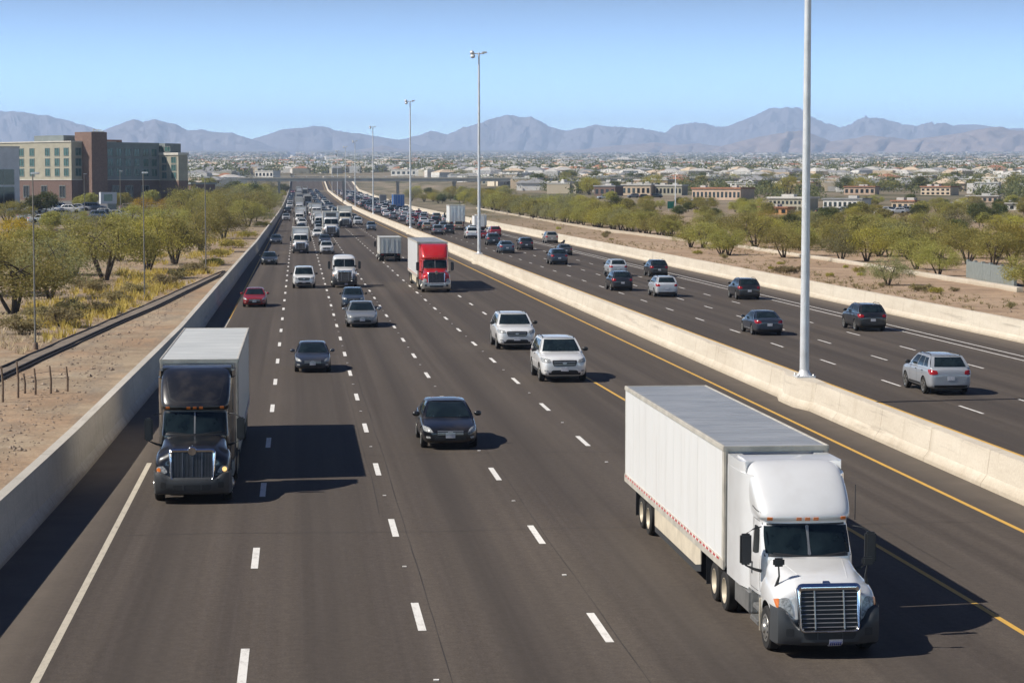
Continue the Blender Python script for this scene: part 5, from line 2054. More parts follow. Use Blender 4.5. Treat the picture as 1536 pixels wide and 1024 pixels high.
def tree_meshes(seed, Rr, Ht, ncl, per, size, leaf, base=.22, stems=4, sig=.42, round_=.0):
    rng = np.random.default_rng(seed)
    cs = []
    zc = Ht * (.62 if not round_ else .6)
    while len(cs) < ncl:
        u = rng.normal(0, 1, 3)
        u /= np.linalg.norm(u)
        r_ = rng.uniform(.35, 1) ** .5
        ang = math.atan2(u[1], u[0])
        lump = 1 + .22 * math.sin(ang * 3 + seed) + .14 * math.sin(ang * 5 + 2 * seed)
        p = np.array([u[0] * Rr * r_ * lump, u[1] * Rr * r_ * lump, zc + u[2] * Ht * .36 * r_])
        rad = math.hypot(p[0], p[1]) / Rr
        if not round_:
            p[2] -= .12 * Ht * rad ** 2        # drooping rim
        if p[2] < Ht * base:
            continue
        cs.append((*p, rng.uniform(.7, 1.35)))
    V, Fq = leaves(rng, cs, per, sig, size)
    crown = np_mesh('crown', V, Fq, M[leaf])
    mb = MB()
    for k in range(stems):
        a = 2 * math.pi * (k + rng.uniform(-.25, .25)) / stems
        d = Rr * rng.uniform(.3, .5) if stems > 1 else .1
        e = Vector((d * math.cos(a), d * math.sin(a), Ht * rng.uniform(.5, .62)))
        s_ = Vector((.12 * math.cos(a), .12 * math.sin(a), -.15)) * (Ht / 5)
        m_ = s_.lerp(e, .45) + Vector((rng.uniform(-.15, .15), rng.uniform(-.15, .15), .1)) * Ht / 5
        w_ = Ht * .021
        mb.tube([s_, m_, e], [w_ * 1.25, w_ * .9, w_ * .5], 6)
        for _ in range(4):
            c = cs[rng.integers(len(cs))]
            q = Vector(c[:3])
            if (q - e).length < Rr * 1.0:
                mb.tube([m_.lerp(e, rng.uniform(.5, 1)), e.lerp(q, .5) + Vector((0, 0, .1)), q], [w_ * .5, w_ * .35, w_ * .15], 5, cap=False)
    trunk = mb.mesh('trunk', M['bark'])
    return trunk, crown


KIND = {
    'mesquite': [tree_meshes(1, 3.1, 5.0, 76, 152, .085, 'leaf_olive'), tree_meshes(2, 2.7, 4.8, 66, 152, .085, 'leaf_grey'), tree_meshes(3, 3.4, 5.2, 89, 142, .085, 'leaf_olive', stems=5, sig=.36)],
    'palo_verde': [tree_meshes(4, 2.6, 4.4, 59, 131, .085, 'leaf_yellow'), tree_meshes(5, 2.4, 4.6, 54, 142, .085, 'leaf_olive')],
    'bloom': [tree_meshes(6, 2.6, 4.4, 59, 131, .085, 'leaf_bloom')],
    'shade': [tree_meshes(7, 2.7, 6.5, 70, 70, .22, 'leaf_dark', base=.3, stems=1, sig=.5, round_=1), tree_meshes(8, 2.3, 6, 55, 70, .22, 'leaf_olive', base=.3, stems=1, sig=.5, round_=1)],
    'bush': [tree_meshes(9, 1.2, 1.5, 30, 60, .1, 'scrub_leaf', base=.08, stems=3, sig=.2), tree_meshes(10, 1.0, 1.2, 26, 60, .1, 'leaf_yellow', base=.08, stems=3, sig=.2)],
}
TREES = []
TN = {'mesquite': 'mesquite_tree', 'palo_verde': 'palo_verde_tree', 'bloom': 'flowering_tree', 'shade': 'shade_tree', 'bush': 'bush'}
_tr = random.Random(5)


def tree(kind, p, h, label=None, group=None, v=None, wide=1.0):
    tm_, cm_ = KIND[kind][v if v is not None else _tr.randrange(len(KIND[kind]))]
    hh = {'mesquite': 5.0, 'palo_verde': 4.5, 'bloom': 4.4, 'shade': 6.3, 'bush': 1.35}[kind]
    o = empty(TN[kind], p, _tr.uniform(0, 6.28))
    k = h / hh
    o.scale = (k * wide, k * wide, k)
    link('trunk', tm_, o)
    link('crown', cm_, o)
    tag(o, label, 'bush' if kind == 'bush' else 'tree', group)
    TREES.append((p.x, p.y, k * 2.4))
    return o


def tree_px(kind, px, py, hpx, label, group, v=None, wide=1.0):
    p = on_ground(px, py)
    return tree(kind, p, (.86 if p.x < 0 else .93) * hpx * p.y / F, label, group, v, wide)


GL, GRT = 'trees on the grass behind the shaded wall', 'trees along the desert bank'
tree_px('mesquite', 75, 448, 105, 'grey green mesquite with bare forked stems, by the first thin lamp post', GL, 1, 1.05)
tree_px('mesquite', 20, 470, 130, 'large olive mesquite cut by the frame edge, crown nearly touching ground', GL, 0, 1.2)
tree_px('mesquite', 157, 420, 112, 'olive mesquite with a clear V shaped trunk, between the first two lamp posts', GL, 2, 1.05)
tree_px('mesquite', -28, 440, 120, 'olive mesquite at the frame edge behind a larger one', GL, 0, 1.2)
tree_px('palo_verde', 222, 405, 92, 'yellowing palo verde with dark stems right behind the second lamp post', GL, 0, 1.0)
tree_px('mesquite', 262, 396, 92, 'dense olive mesquite to the side of the yellowing palo verde', GL, 0, 1.1)
tree_px('mesquite', 112, 412, 84, 'pale mesquite half hidden between the first lamp post and the V shaped trunk', GL, 1, 1.1)
tree_px('mesquite', 40, 412, 84, 'olive mesquite behind the first thin lamp post, second row', GL, 2, 1.2)
tree_px('mesquite', 180, 392, 70, 'small olive mesquite in the gap behind the V shaped trunk', GL, 2, 1.1)
tree_px('palo_verde', 300, 378, 72, 'olive palo verde with thin crown beside the third lamp post', GL, 1, 1.1)
tree_px('mesquite', 335, 358, 60, 'broad olive mesquite leaning over the yellow grass by the wall', GL, 0, 1.2)
tree_px('mesquite', 372, 340, 48, 'dark olive mesquite close to the bend of the shaded wall', GL, 2, 1.2)
tree_px('mesquite', 252, 362, 62, 'rounded olive mesquite between hotel and wall', GL, 0, 1.2)
tree_px('mesquite', 210, 352, 52, 'low olive mesquite below the hotel car park', GL, 2, 1.3)
tree_px('mesquite', 300, 345, 56, 'tall olive mesquite with lamp post in front, next to the car park', GL, 0, 1.2)
tree_px('bloom', 22, 372, 52, 'orange flowered tree at the frame edge below the white building', GL, 0, 1.2)
tree_px('bloom', 92, 372, 20, 'small orange flowered tree near the tan wall', GL, 0, 1.3)
tree_px('bloom', 215, 326, 34, 'orange flowered tree at the car park edge in front of the hotel', GL, 0, 1.2)
tree_px('bloom', 252, 322, 28, 'orange flowered tree next to the hotel corner', GL, 0, 1.4)
tree_px('bloom', 280, 324, 28, 'orange flowered tree behind the third lamp post', GL, 0, 1.3)
tree_px('mesquite', 12, 336, 40, 'wide olive tree under the white office building', GL, 2, 1.5)
tree_px('mesquite', 110, 348, 40, 'olive tree with flat crown between car park rows', GL, 0, 1.3)
tree_px('mesquite', 145, 356, 38, 'flat olive tree in front of the parked cars', GL, 1, 1.4)
tree_px('mesquite', 60, 366, 36, 'low olive tree beside the tan wall', GL, 0, 1.4)
for px, py, h, v, lab in ((53, 322, 32, 0, 'dark shade tree against the beige hotel front'), (70, 322, 38, 0, 'dark round shade tree before the hotel brick base'), (133, 316, 32, 1, 'light shade tree in front of the brick tower'), (120, 314, 24, 1, 'small shade tree between tower and beige front'),
                          (175, 316, 32, 1, 'shade tree below the grey hotel wing'), (187, 312, 28, 1, 'slim shade tree by the grey hotel wing windows'), (226, 310, 30, 1, 'pale shade tree at the end of the grey hotel wing'), (78, 350, 40, 1, 'shade tree with bare stem in the car park'), (250, 306, 22, 1, 'round shade tree under the hotel corner'),
                          (282, 304, 22, 0, 'dark shade tree beyond the hotel corner'), (300, 302, 24, 1, 'shade tree past the low dark building'), (330, 300, 24, 0, 'dark round tree before the overpass ramp')):
    tree_px('shade', px, py, h, lab, 'trees round the hotel', v, 1.15)
# further trees on that side, filling towards the overpass
QU = ['broad', 'slim', 'round', 'ragged', 'low', 'tall', 'thin', 'dense']
HU = {'mesquite': 'olive mesquite', 'palo_verde': 'yellowish palo verde', 'shade': 'dark shade tree', 'bloom': 'flowering tree', 'bush': 'bush'}
rr = random.Random(21)
SEQ = ['first', 'second', 'third', 'fourth', 'fifth', 'sixth', 'seventh', 'eighth', 'ninth', 'tenth', 'eleventh', 'twelfth']
cnt = {}


def auto_label(kind, where):
    q = rr.choice(QU)
    base = f'{q} {HU[kind]} {where}'
    n = cnt.get(base, 0)
    cnt[base] = n + 1
    return base if n == 0 else f'{SEQ[min(n, 11)]} {base}'


for k in range(46):
    py = rr.uniform(288, 334)
    edge = 437 - (py - 285) * .75
    px = edge - rr.uniform(6, 110) * (.35 + (py - 282) / 60)
    if py > 312 and px < 270:
        continue
    kind = rr.choice(['mesquite', 'mesquite', 'mesquite', 'shade', 'palo_verde'])
    where = 'close to the shaded wall' if edge - px < 28 else ('on the grass short of the overpass' if py < 305 else 'in the belt between hotel and wall')
    tree_px(kind, px, py, rr.uniform(.55, 1.3) * (14 + (py - 285) * .72), auto_label(kind, where), 'trees between hotel and overpass', None, rr.uniform(1.0, 1.35))

# the bank beyond the far carriageway
RT = [('mesquite', 1332, 428, 48, 'compact dark green mesquite standing alone in front of the row', 1, 1.35), ('mesquite', 1036, 371, 42, 'single olive mesquite with fanned stems at the dirt edge', 0, 1.15),
      ('mesquite', 1133, 372, 56, 'tall olive mesquite near the first light pole', 2, 1.1), ('mesquite', 1207, 384, 52, 'olive mesquite right behind the first light pole', 0, 1.1), ('palo_verde', 1190, 372, 46, 'yellow green palo verde just before the first light pole', 1, 1.3),
      ('mesquite', 1262, 392, 54, 'olive mesquite with pale forked trunk', 1, 1.15), ('palo_verde', 1300, 392, 56, 'yellow palo verde behind the compact dark mesquite', 0, 1.2), ('palo_verde', 1375, 404, 58, 'yellow green palo verde by the low pale ledge', 1, 1.2),
      ('mesquite', 1408, 414, 56, 'olive mesquite at the start of the grey screen wall', 0, 1.1), ('mesquite', 1452, 396, 62, 'bushy olive mesquite behind the grey screen wall', 2, 1.2), ('mesquite', 1410, 388, 66, 'tall rounded olive mesquite high in the row', 0, 1.2),
      ('palo_verde', 1490, 400, 64, 'yellowish palo verde behind the end of the screen wall', 1, 1.2), ('mesquite', 1545, 440, 70, 'olive mesquite cut by the frame edge, closest of the bank', 0, 1.2), ('palo_verde', 1520, 398, 70, 'yellow palo verde near the frame edge', 0, 1.2),
      ('mesquite', 1352, 380, 52, 'grey green mesquite high behind the yellow palo verde', 1, 1.3), ('mesquite', 1235, 372, 46, 'rounded mesquite in the second row past the light pole', 0, 1.3), ('palo_verde', 1160, 362, 40, 'yellowish palo verde in the second row before the light pole', 1, 1.2),
      ('mesquite', 1085, 352, 36, 'grey mesquite with sparse crown by the green sign', 1, 1.2), ('mesquite', 1060, 346, 34, 'olive mesquite beside the green sign', 0, 1.2)]
for kind, px, py, h, lab, v, w_ in RT:
    tree_px(kind, px, py, h, lab, GRT, v, w_)
for k in range(58):      # the long row following the edge of the bare dirt
    px = 716 + (1012 - 716) * (k % 34) / 33 + rr.uniform(-5, 5)
    row = k // 34
    py = interp(px, [640, 720, 800, 900, 1010], [305, 314, 329, 343, 357]) - 1 - row * rr.uniform(5, 12)
    kind = rr.choice(['mesquite', 'mesquite', 'palo_verde', 'mesquite', 'palo_verde'])
    where = 'at the dirt edge' if row == 0 else 'in the back row of the bank'
    where += ' by the fanned mesquite' if px > 900 else (' beyond the dirt' if px > 800 else ' far up the bank')
    tree_px(kind, px, py, rr.uniform(.75, 1.3) * interp(px, [640, 800, 1012], [18, 27, 36]), auto_label(kind, where), GRT, None, rr.uniform(1.0, 1.35))
for k in range(34):
    px = rr.uniform(1050, 1560)
    py = rr.uniform(335, 385) + (px - 1100) * .02
    kind = rr.choice(['mesquite', 'mesquite', 'palo_verde', 'mesquite', 'shade'])
    where = 'in the thick bank past the light pole' if px > 1230 else 'in the thick bank before the light pole'
    if 1345 < px < 1420 and py < 350:
        continue
    tree_px(kind, px, py, rr.uniform(.8, 1.25) * (30 + (py - 335) * .35), auto_label(kind, where), GRT, None, rr.uniform(1.1, 1.4))
for k in range(130):
    px = rr.uniform(860, 1560)
    py = rr.uniform(298, 334) + (px - 900) * .022
    if any(a_ < px < b_ and py > c_ - 2 and py < c_ + 9 for a_, b_, c_ in ((925, 1120, 300), (1140, 1220, 317), (1225, 1300, 313))):
        continue
    where = 'before the stores' if px < 1120 else ('before the cream building' if px < 1225 else 'behind the bank past the pole')
    kind = rr.choice(['mesquite', 'shade', 'shade', 'palo_verde', 'bush'])
    tree_px(kind, px, py, rr.uniform(.7, 1.25) * (15 + (py - 298) * .3) * (.35 if kind == 'bush' else 1), auto_label(kind, where), 'trees before the stores', None, rr.uniform(1.1, 1.4))
for k in range(26):
    px, py = rr.uniform(610, 760), rr.uniform(293, 309)
    py = min(py, interp(px, [600, 720, 800], [300, 310, 322]))
    kind = rr.choice(['mesquite', 'palo_verde', 'shade', 'mesquite'])
    tree_px(kind, px, py, rr.uniform(.8, 1.2) * 16, auto_label(kind, 'near the overpass end of the bank'), GRT, None, 1.2)

# bushes and dry tufts on the bare dirt
for k in range(24):
    if k < 10:
        px = rr.uniform(1000, 1536)
        py = interp(px, [1000, 1536], [366, 452]) + rr.uniform(-8, 14)
    else:
        px = rr.uniform(720, 1330)
        py = interp(px, [640, 720, 1010, 1330], [309, 320, 366, 428]) + rr.uniform(2, 12)
    p = on_ground(px, py)
    if p.x < WALLR + 2:
        continue
    where = 'on the bare dirt near the screen wall' if px > 1250 else ('on the bare dirt below the fanned mesquite' if px > 980 else 'on the long dirt slope')
    tree('bush', p, rr.uniform(.3, .65), auto_label('bush', where), 'dry bushes on the bare dirt', None, rr.uniform(.9, 1.5))
for px, py, h in ((352, 372, 1.3), (330, 385, 1.0), (372, 356, 1.2), (318, 398, .9), (395, 340, 1.2), (145, 438, .9), (120, 432, .8), (175, 455, .8), (200, 440, .7), (245, 430, .9), (110, 470, .8), (90, 490, 1.0), (30, 500, .9), (60, 478, .7), (150, 470, .7), (270, 418, .8), (290, 410, .9)):
    tree('bush', on_ground(px, py), h, auto_label('bush', 'in the yellow grass by the wall'), 'bushes on the grass', 1 if px > 300 else 0, 1.6)


def tufts(name, n, mat, region, seed, hgt, spread, blades, keep):
    rng = np.random.default_rng(seed)
    P, H = [], []
    while len(P) < n:
        X, Y = region(rng)
        if not keep(X, Y, rng):
            continue
        P.append((X, Y, ground_z(X, Y) - .02))
        H.append(hgt * rng.uniform(.5, 1.3))
    P, H = np.array(P), np.array(H)
    P = np.repeat(P, blades, 0)
    H = np.repeat(H, blades)[:, None]
    m = len(P)
    a = rng.uniform(0, 2 * math.pi, (m, 1))
    r_ = rng.uniform(0, 1, (m, 1)) ** .6 * spread
    d = np.concatenate([np.cos(a), np.sin(a), np.zeros((m, 1))], 1)
    root_ = P + d * r_ * .6
    tip = root_ + d * r_ * .5 + np.concatenate([rng.normal(0, .08, (m, 2)), H * rng.uniform(.6, 1.1, (m, 1))], 1)
    side = np.concatenate([-np.sin(a), np.cos(a), np.zeros((m, 1))], 1) * (.02 + .03 * H)
    V = np.stack([root_ - side, root_ + side, tip + side * .25, tip - side * .25], 1).reshape(-1, 3)
    tag(link(name, np_mesh(name, V, np.arange(4 * m).reshape(-1, 4), M[mat])), 'dry ' + name.replace('_', ' ') + ' spread over the dirt', name, kind='stuff')


def left_reg(rng):
    Y = 70 * (380 / 70) ** rng.uniform(0, 1)
    return -8 - rng.uniform(0, 1) ** 1.2 * (.145 * Y + 12), Y


def k_dry(X, Y, rng):
    return X < PB(Y) - .3 and X < wall_left(Y) - .7 and noise.noise(Vector((X * .16, Y * .06, 2.2))) > rng.uniform(-.5, .25)


def k_yel(X, Y, rng):
    d = min(PB(Y), wall_left(Y) - .5) - X
    return .3 < d < 3.5 + .03 * Y and noise.noise(Vector((X * .25, Y * .1, 7.7))) > rng.uniform(-.1, .45)


tufts('dry_grass', 2600, 'grass_dry', left_reg, 1, .32, .45, 9, k_dry)
tufts('yellow_grass', 1500, 'grass_yellow', left_reg, 2, .5, .4, 10, k_yel)
tufts('dirt_scrub', 1500, 'scrub_leaf', lambda rng: (WALLR + 1.5 + rng.uniform(0, 1) ** 1.3 * 26, 110 * (700 / 110) ** rng.uniform(0, 1)), 3, .22, .3, 9, lambda X, Y, rng: noise.noise(Vector((X * .12, Y * .04, 1.2))) > rng.uniform(-.1, .5))
# stones on the bare dirt
rng = np.random.default_rng(8)
mb = MB()
base = [Vector(v) for v in ((1, 0, 0), (-1, 0, 0), (0, 1, 0), (0, -1, 0), (0, 0, 1), (0, 0, -1))]
for k in range(2600):
    if k % 4:
        Y = 60 * (190 / 60) ** rng.uniform()
        X = -8.3 - rng.uniform(0, 1) ** 1.4 * 8
    else:
        Y = 110 * (420 / 110) ** rng.uniform()
        X = WALLR + 1 + rng.uniform(0, 18)
    if X < 0 and (PB(Y) - .4 < X < PA(Y) + .2 or X > wall_left(Y) - .6):
        continue
    s_ = rng.uniform(.02, .065) * (1 if rng.uniform() < .93 else 2.2)
    z = ground_z(X, Y)
    mb.add([Vector((X, Y, z + s_ * .2)) + Vector((b_.x * s_ * rng.uniform(.7, 1.4), b_.y * s_ * rng.uniform(.7, 1.4), b_.z * s_ * rng.uniform(.5, .9))) for b_ in base],
           [(0, 2, 4), (2, 1, 4), (1, 3, 4), (3, 0, 4), (2, 0, 5), (1, 2, 5), (3, 1, 5), (0, 3, 5)])
simple('stone', (.27, .21, .16), .95, var=.35, scale=1.0)
tag(mb.build('gravel', M['stone']), 'loose stones scattered over the dirt banks', 'gravel', kind='stuff')
# ------------------------------------------------------------------ buildings
def wallmat(name, c, var=.1, scale=.6, rough=.85):
    return simple(name, c, rough, var=var, scale=scale, spec=.2)


wallmat('stucco_beige', (.35, .325, .255))
wallmat('stucco_green', (.2, .225, .222))
wallmat('stucco_tan', (.53, .42, .31))
wallmat('stucco_pink', (.5, .37, .28))
wallmat('stucco_white', (.6, .58, .54))
wallmat('brick_dark', (.15, .1, .085), .2, 3)
wallmat('brick_tower', (.19, .125, .1), .14, 2)
wallmat('office_white', (.5, .51, .54))
wallmat('cornice_pale', (.55, .52, .46))
wallmat('clay_roof', (.33, .16, .1), .2, 1.2)
wallmat('flat_roof', (.48, .46, .43))
wallmat('grey_roof', (.25, .25, .255))
wallmat('blue_roof', (.36, .43, .52), .08)
wallmat('bridge_concrete', (.38, .37, .35), .15, .3)
wallmat('orange_wall', (.5, .27, .13))
simple('window_teal', (.055, .12, .115), .12, var=.35, scale=.9)
simple('window_dark', (.02, .024, .028), .15, var=.3)
simple('frame_grey', (.2, .22, .21), .6)
simple('sign_green', (.01, .16, .12), .5)
simple('sign_white', (.68, .68, .68), .5)


def window(root, face, a, z, w_, h, plane, glass='window_teal'):
    """face 'A': on the plane x = plane looking to -x, a runs along y; 'B': on the plane y = plane looking to -y, a runs along x"""
    g, f = MB(), MB()
    if face == 'B':
        g.box(a - w_ / 2, a + w_ / 2, plane - .04, plane + .1, z, z + h)
        for x0, x1, z0, z1 in ((a - w_ / 2 - .12, a + w_ / 2 + .12, z - .14, z), (a - w_ / 2 - .12, a + w_ / 2 + .12, z + h, z + h + .14), (a - w_ / 2 - .12, a - w_ / 2, z, z + h), (a + w_ / 2, a + w_ / 2 + .12, z, z + h), (a - .04, a + .04, z, z + h)):
            f.box(x0, x1, plane - .12, plane + .1, z0, z1)
    else:
        g.box(plane - .04, plane + .1, a - w_ / 2, a + w_ / 2, z, z + h)
        for y0, y1, z0, z1 in ((a - w_ / 2 - .12, a + w_ / 2 + .12, z - .14, z), (a - w_ / 2 - .12, a + w_ / 2 + .12, z + h, z + h + .14), (a - w_ / 2 - .12, a - w_ / 2, z, z + h), (a + w_ / 2, a + w_ / 2 + .12, z, z + h), (a - .04, a + .04, z, z + h)):
            f.box(plane - .12, plane + .1, y0, y1, z0, z1)
    wo_ = g.build('window', M[glass], root)
    f.build('frame', M['frame_grey'], wo_)


hp = on_ground(108, 301)
HZ = hp.z - .3
hotel = empty('hotel', (hp.x, hp.y, HZ), R(45))
S = hp.y / 615
hotel.scale = (S, S, S)
tag(hotel, 'five storey hotel of beige, brick and grey green wings with a dark brick tower', 'hotel')


def hb(nm, x0, x1, y0, y1, z0, z1, mat):
    b = MB()
    b.box(x0, x1, y0, y1, z0, z1)
    return b.build(nm, M[mat], hotel)


hb('wall', 0, 16, 0, 32, 6.2, 16.6, 'stucco_beige')
hb('brick_base', -.05, 16, -.05, 32, -1, 6.0, 'brick_dark')
hb('cornice', -.2, 16, -.2, 32, 6.0, 6.2, 'cornice_pale')
hb('cornice', -.22, 16.1, -.22, 32.1, 16.6, 16.9, 'cornice_pale')
hb('tower', 3.75, 9.3, -4.2, 3, -1, 19.4, 'brick_tower')
hb('wall', 9.3, 30.4, -2, 14, 6.2, 16.4, 'stucco_green')
hb('brick_base', 9.35, 30.4, -2.06, 14, -1, 6.0, 'brick_dark')
hb('cornice', 9.35, 30.4, -2.2, 14, 6.0, 6.2, 'cornice_pale')
hb('cornice', 9.35, 30.4, -2.18, 14, 16.4, 16.7, 'stucco_green')
hb('wall', 30.45, 34, -10.2, 6, 5.9, 13.2, 'stucco_beige')
hb('brick_base', 30.4, 34.05, -10.25, 6, -1, 5.9, 'brick_tower')
hb('cornice', 30.2, 34.3, -10.4, 6, 13.2, 13.9, 'cornice_pale')
hb('wall', 31, 37, -4, 14, -1, 16.6, 'stucco_green')
hb('penthouse', 3, 10, 7, 20, 16.9, 18.6, 'stucco_green')
hb('penthouse', 12, 20, 2, 10, 16.7, 17.5, 'clay_roof')
for z in (7.2, 10.0, 12.9):
    for y in (2.2, 6.2, 10.4, 17.3, 22, 27):
        window(hotel, 'A', y, z, 1.9, 2.0, 0)
    window(hotel, 'B', 2.4, z, 1.9, 2.0, 0)
    for x in (12.2, 15.4, 18.7, 22, 25.4, 28.5):
        window(hotel, 'B', x, z, 1.9, 2.0, -2)
for z in (6.6, 8.8, 11):
    for y in (-4.2, -8.2):
        window(hotel, 'A', y, z, 1.9, 1.6, 30.45)
for y in (-5, -2.2):
    window(hotel, 'A', y, 14.3, 2.2, 1.3, 31.0)
for x in (14, 19, 25):
    window(hotel, 'B', x, 1.2, 2.6, 3.2, -2.06, 'window_dark')
for y in (4, 12, 20):
    window(hotel, 'A', y, 1.2, 2.4, 3.2, -.05, 'window_dark')
b = MB()
for k, (h0, h1, w_) in enumerate(((0, 1, .12), (.55, .8, .5), (0, 1, .12), (0, .8, .12), (.6, .8, .5), (0, .8, .12), (.0, .8, .12), (.3, .5, .3))):
    b.box(4.6 + k * .5 - w_ / 2, 4.6 + k * .5 + w_ / 2, -4.1, -3.95, 19.4 + h0 * .9, 19.4 + h1 * .9)
b.box(4.3, 8.6, -3.95, -3.9, 19.4, 19.55)
b.build('roof_sign', M['cornice_pale'], hotel)

op = on_ground(6, 319)
off = empty('office_building', (op.x, op.y, op.z - .5), R(20))
k = op.y / 3250
tag(off, 'white office block with dark recessed glass front at the frame edge', 'building')
H_ = 98 * k
b = MB()
b.box(-8, 7.2 * k * 3.3, 0, 14, 0, H_)
b.build('wall', M['office_white'], off)
b = MB()
b.box(-8.1, 7.2 * k * 3.3 + .1, -.1, 14.1, H_, H_ + .4)
b.build('roof', M['flat_roof'], off)
for z0, z1 in ((.1, .42), (.45, .68)):
    b = MB()
    b.box(-7.5, 7.2 * k * 3.3 - 1.2, -.08, .2, H_ * z0, H_ * z1)
    w_ = b.build('window', M['window_dark'], off)
    b = MB()
    for x in (-5, -2.5, 0):
        b.box(x - .05, x + .05, -.14, .1, H_ * z0, H_ * z1)
    b.build('frame', M['frame_grey'], w_)

# car park in front of the hotel
lot = MB()
G = []
c0, c1, c2, c3 = on_ground(20, 341), on_ground(285, 325), on_ground(300, 301), on_ground(20, 307)
for i in range(13):
    u = i / 12
    row = []
    for j in range(25):
        v = j / 24
        q = (c0 * (1 - u) + c1 * u) * (1 - v) + (c3 * (1 - u) + c2 * u) * v
        row.append((q.x, q.y, ground_z(q.x, q.y) + .12))
    G.append(row)
lot.grid(G)
simple('old_asphalt', (.13, .125, .12), .9, var=.15, scale=.4)
tag(lot.build('car_park', M['old_asphalt']), kind='structure')
rp = random.Random(31)
k = 0
for px, py in ((52, 322), (75, 321), (92, 318), (108, 321), (120, 317), (140, 318), (35, 318), (64, 336), (48, 333), (88, 330), (162, 327), (155, 332), (170, 325), (178, 330), (196, 318), (210, 322), (232, 316), (244, 312), (262, 313), (275, 308), (222, 310)):
    p = on_ground(px, py)
    kind = rp.choice(['sedan', 'suv', 'suv', 'pickup'])
    cn, cc = rp.choice(CN)
    o = link({'sedan': 'sedan', 'suv': 'suv', 'pickup': 'pickup_truck'}[kind], FAR[kind])
    o.color = (*cc, 1)
    o.location = (p.x, p.y, ground_z(p.x, p.y) + .13)
    o.rotation_euler = (0, 0, rp.choice([1.2, 1.4, -1.5, 1.7]))
    o.scale = (1.15,) * 3
    wh = 'by the office block' if px < 60 else ('below the beige hotel front' if px < 115 else ('round the pylon sign' if px < 190 else 'below the grey hotel wing'))
    nkey = f'{cn} {MEN[kind]} parked {wh}'
    n = cnt.get(nkey, 0)
    cnt[nkey] = n + 1
    tag(o, nkey if not n else f'{SEQ[n]} {nkey}', 'car' if kind != 'pickup' else 'pickup', 'cars parked at the hotel')
pp = on_ground(161, 326)
py_ = empty('pylon_sign', pp, R(25))
tag(py_, 'white pylon sign with a dark lower panel in the car park', 'sign')
k = pp.y / F
b = MB()
b.box(-1.6, 2.0, -.5, .5, 20 * k, 37 * k)
b.build('sign_box', M['office_white'], py_)
b = MB()
b.box(-.9, 1.0, -.54, -.5, 24 * k, 34 * k)
b.build('sign_face', M['window_teal'], py_)
b = MB()
b.box(.2, 1.9, -.4, .4, -.3, 20 * k)
b.build('column', M['frame_grey'], py_)
lb = on_ground(303, 301)
low = empty('low_building', lb, R(30))
tag(low, 'low dark flat roofed building just past the hotel', 'building')
k = lb.y / F
b = MB()
b.box(-11 * k * 1.6, 11 * k * 2, 0, 12, -.5, 24 * k)
b.build('wall', M['brick_dark'], low)
b = MB()
b.box(-11 * k * 1.6 - .5, 11 * k * 2 + .5, -.6, 12.5, 24 * k, 24 * k + .7)
b.build('roof', M['frame_grey'], low)
a0, a1 = on_ground(40, 364), on_ground(112, 357)
b = MB()
d = (a1 - a0).normalized()
n_ = Vector((-d.y, d.x, 0)) * .15
h = Vector((0, 0, 1.6))
b.add([a0 - n_ - h * .3, a1 - n_ - h * .3, a1 + n_ - h * .3, a0 + n_ - h * .3, a0 - n_ + h, a1 - n_ + h, a1 + n_ + h, a0 + n_ + h], [(0, 1, 5, 4), (1, 2, 6, 5), (2, 3, 7, 6), (3, 0, 4, 7), (4, 5, 6, 7)])
tag(b.build('garden_wall', M['stucco_pink']), 'short tan garden wall showing between the trees below the car park', 'wall')

# ------------------------------------------------------------------ overpass
OY = 1000.0
ov = empty('overpass', (0, OY, 0))
tag(ov, 'long grey road bridge crossing over the freeway and all its traffic', 'bridge')
b = MB()
b.box(-27, 274, -5.5, 5.5, 10.95, 12.2)
b.build('deck', M['bridge_concrete'], ov)
for y in (-5.6, 5.3):
    b = MB()
    b.box(-27, 274, y, y + .3, 12.2, 12.75)
    b.build('parapet', M['median_concrete'], ov)
    b = MB()
    b.tube([(-27, y + .15, 13.3), (274, y + .15, 13.3)], .07, 6)
    for k in range(50):
        b.box(-26 + k * 6.05, -25.85 + k * 6.05, y + .08, y + .22, 12.75, 13.3)
    b.build('railing', M['galvanised'], ov)
b = MB()
b.prism([(-50, 4), (-27, 4), (-27, 12.5), (-31, 12.5)], 'y', -5.5, 5.5)
b.build('abutment', M['bridge_concrete'], ov)
for x in (-19, -8.3, MEDX + .1, 46, 72, 98, 124, 150, 176, 202, 228, 254):
    b = MB()
    for y in (-3.5, 0, 3.5):
        b.tube([(x, y, -2 + road_z(OY)), (x, y, 9.9)], .5, 10)
    b.box(x - .6, x + .6, -4.8, 4.8, 9.8, 10.95)
    b.build('pier', M['bridge_concrete'], ov)

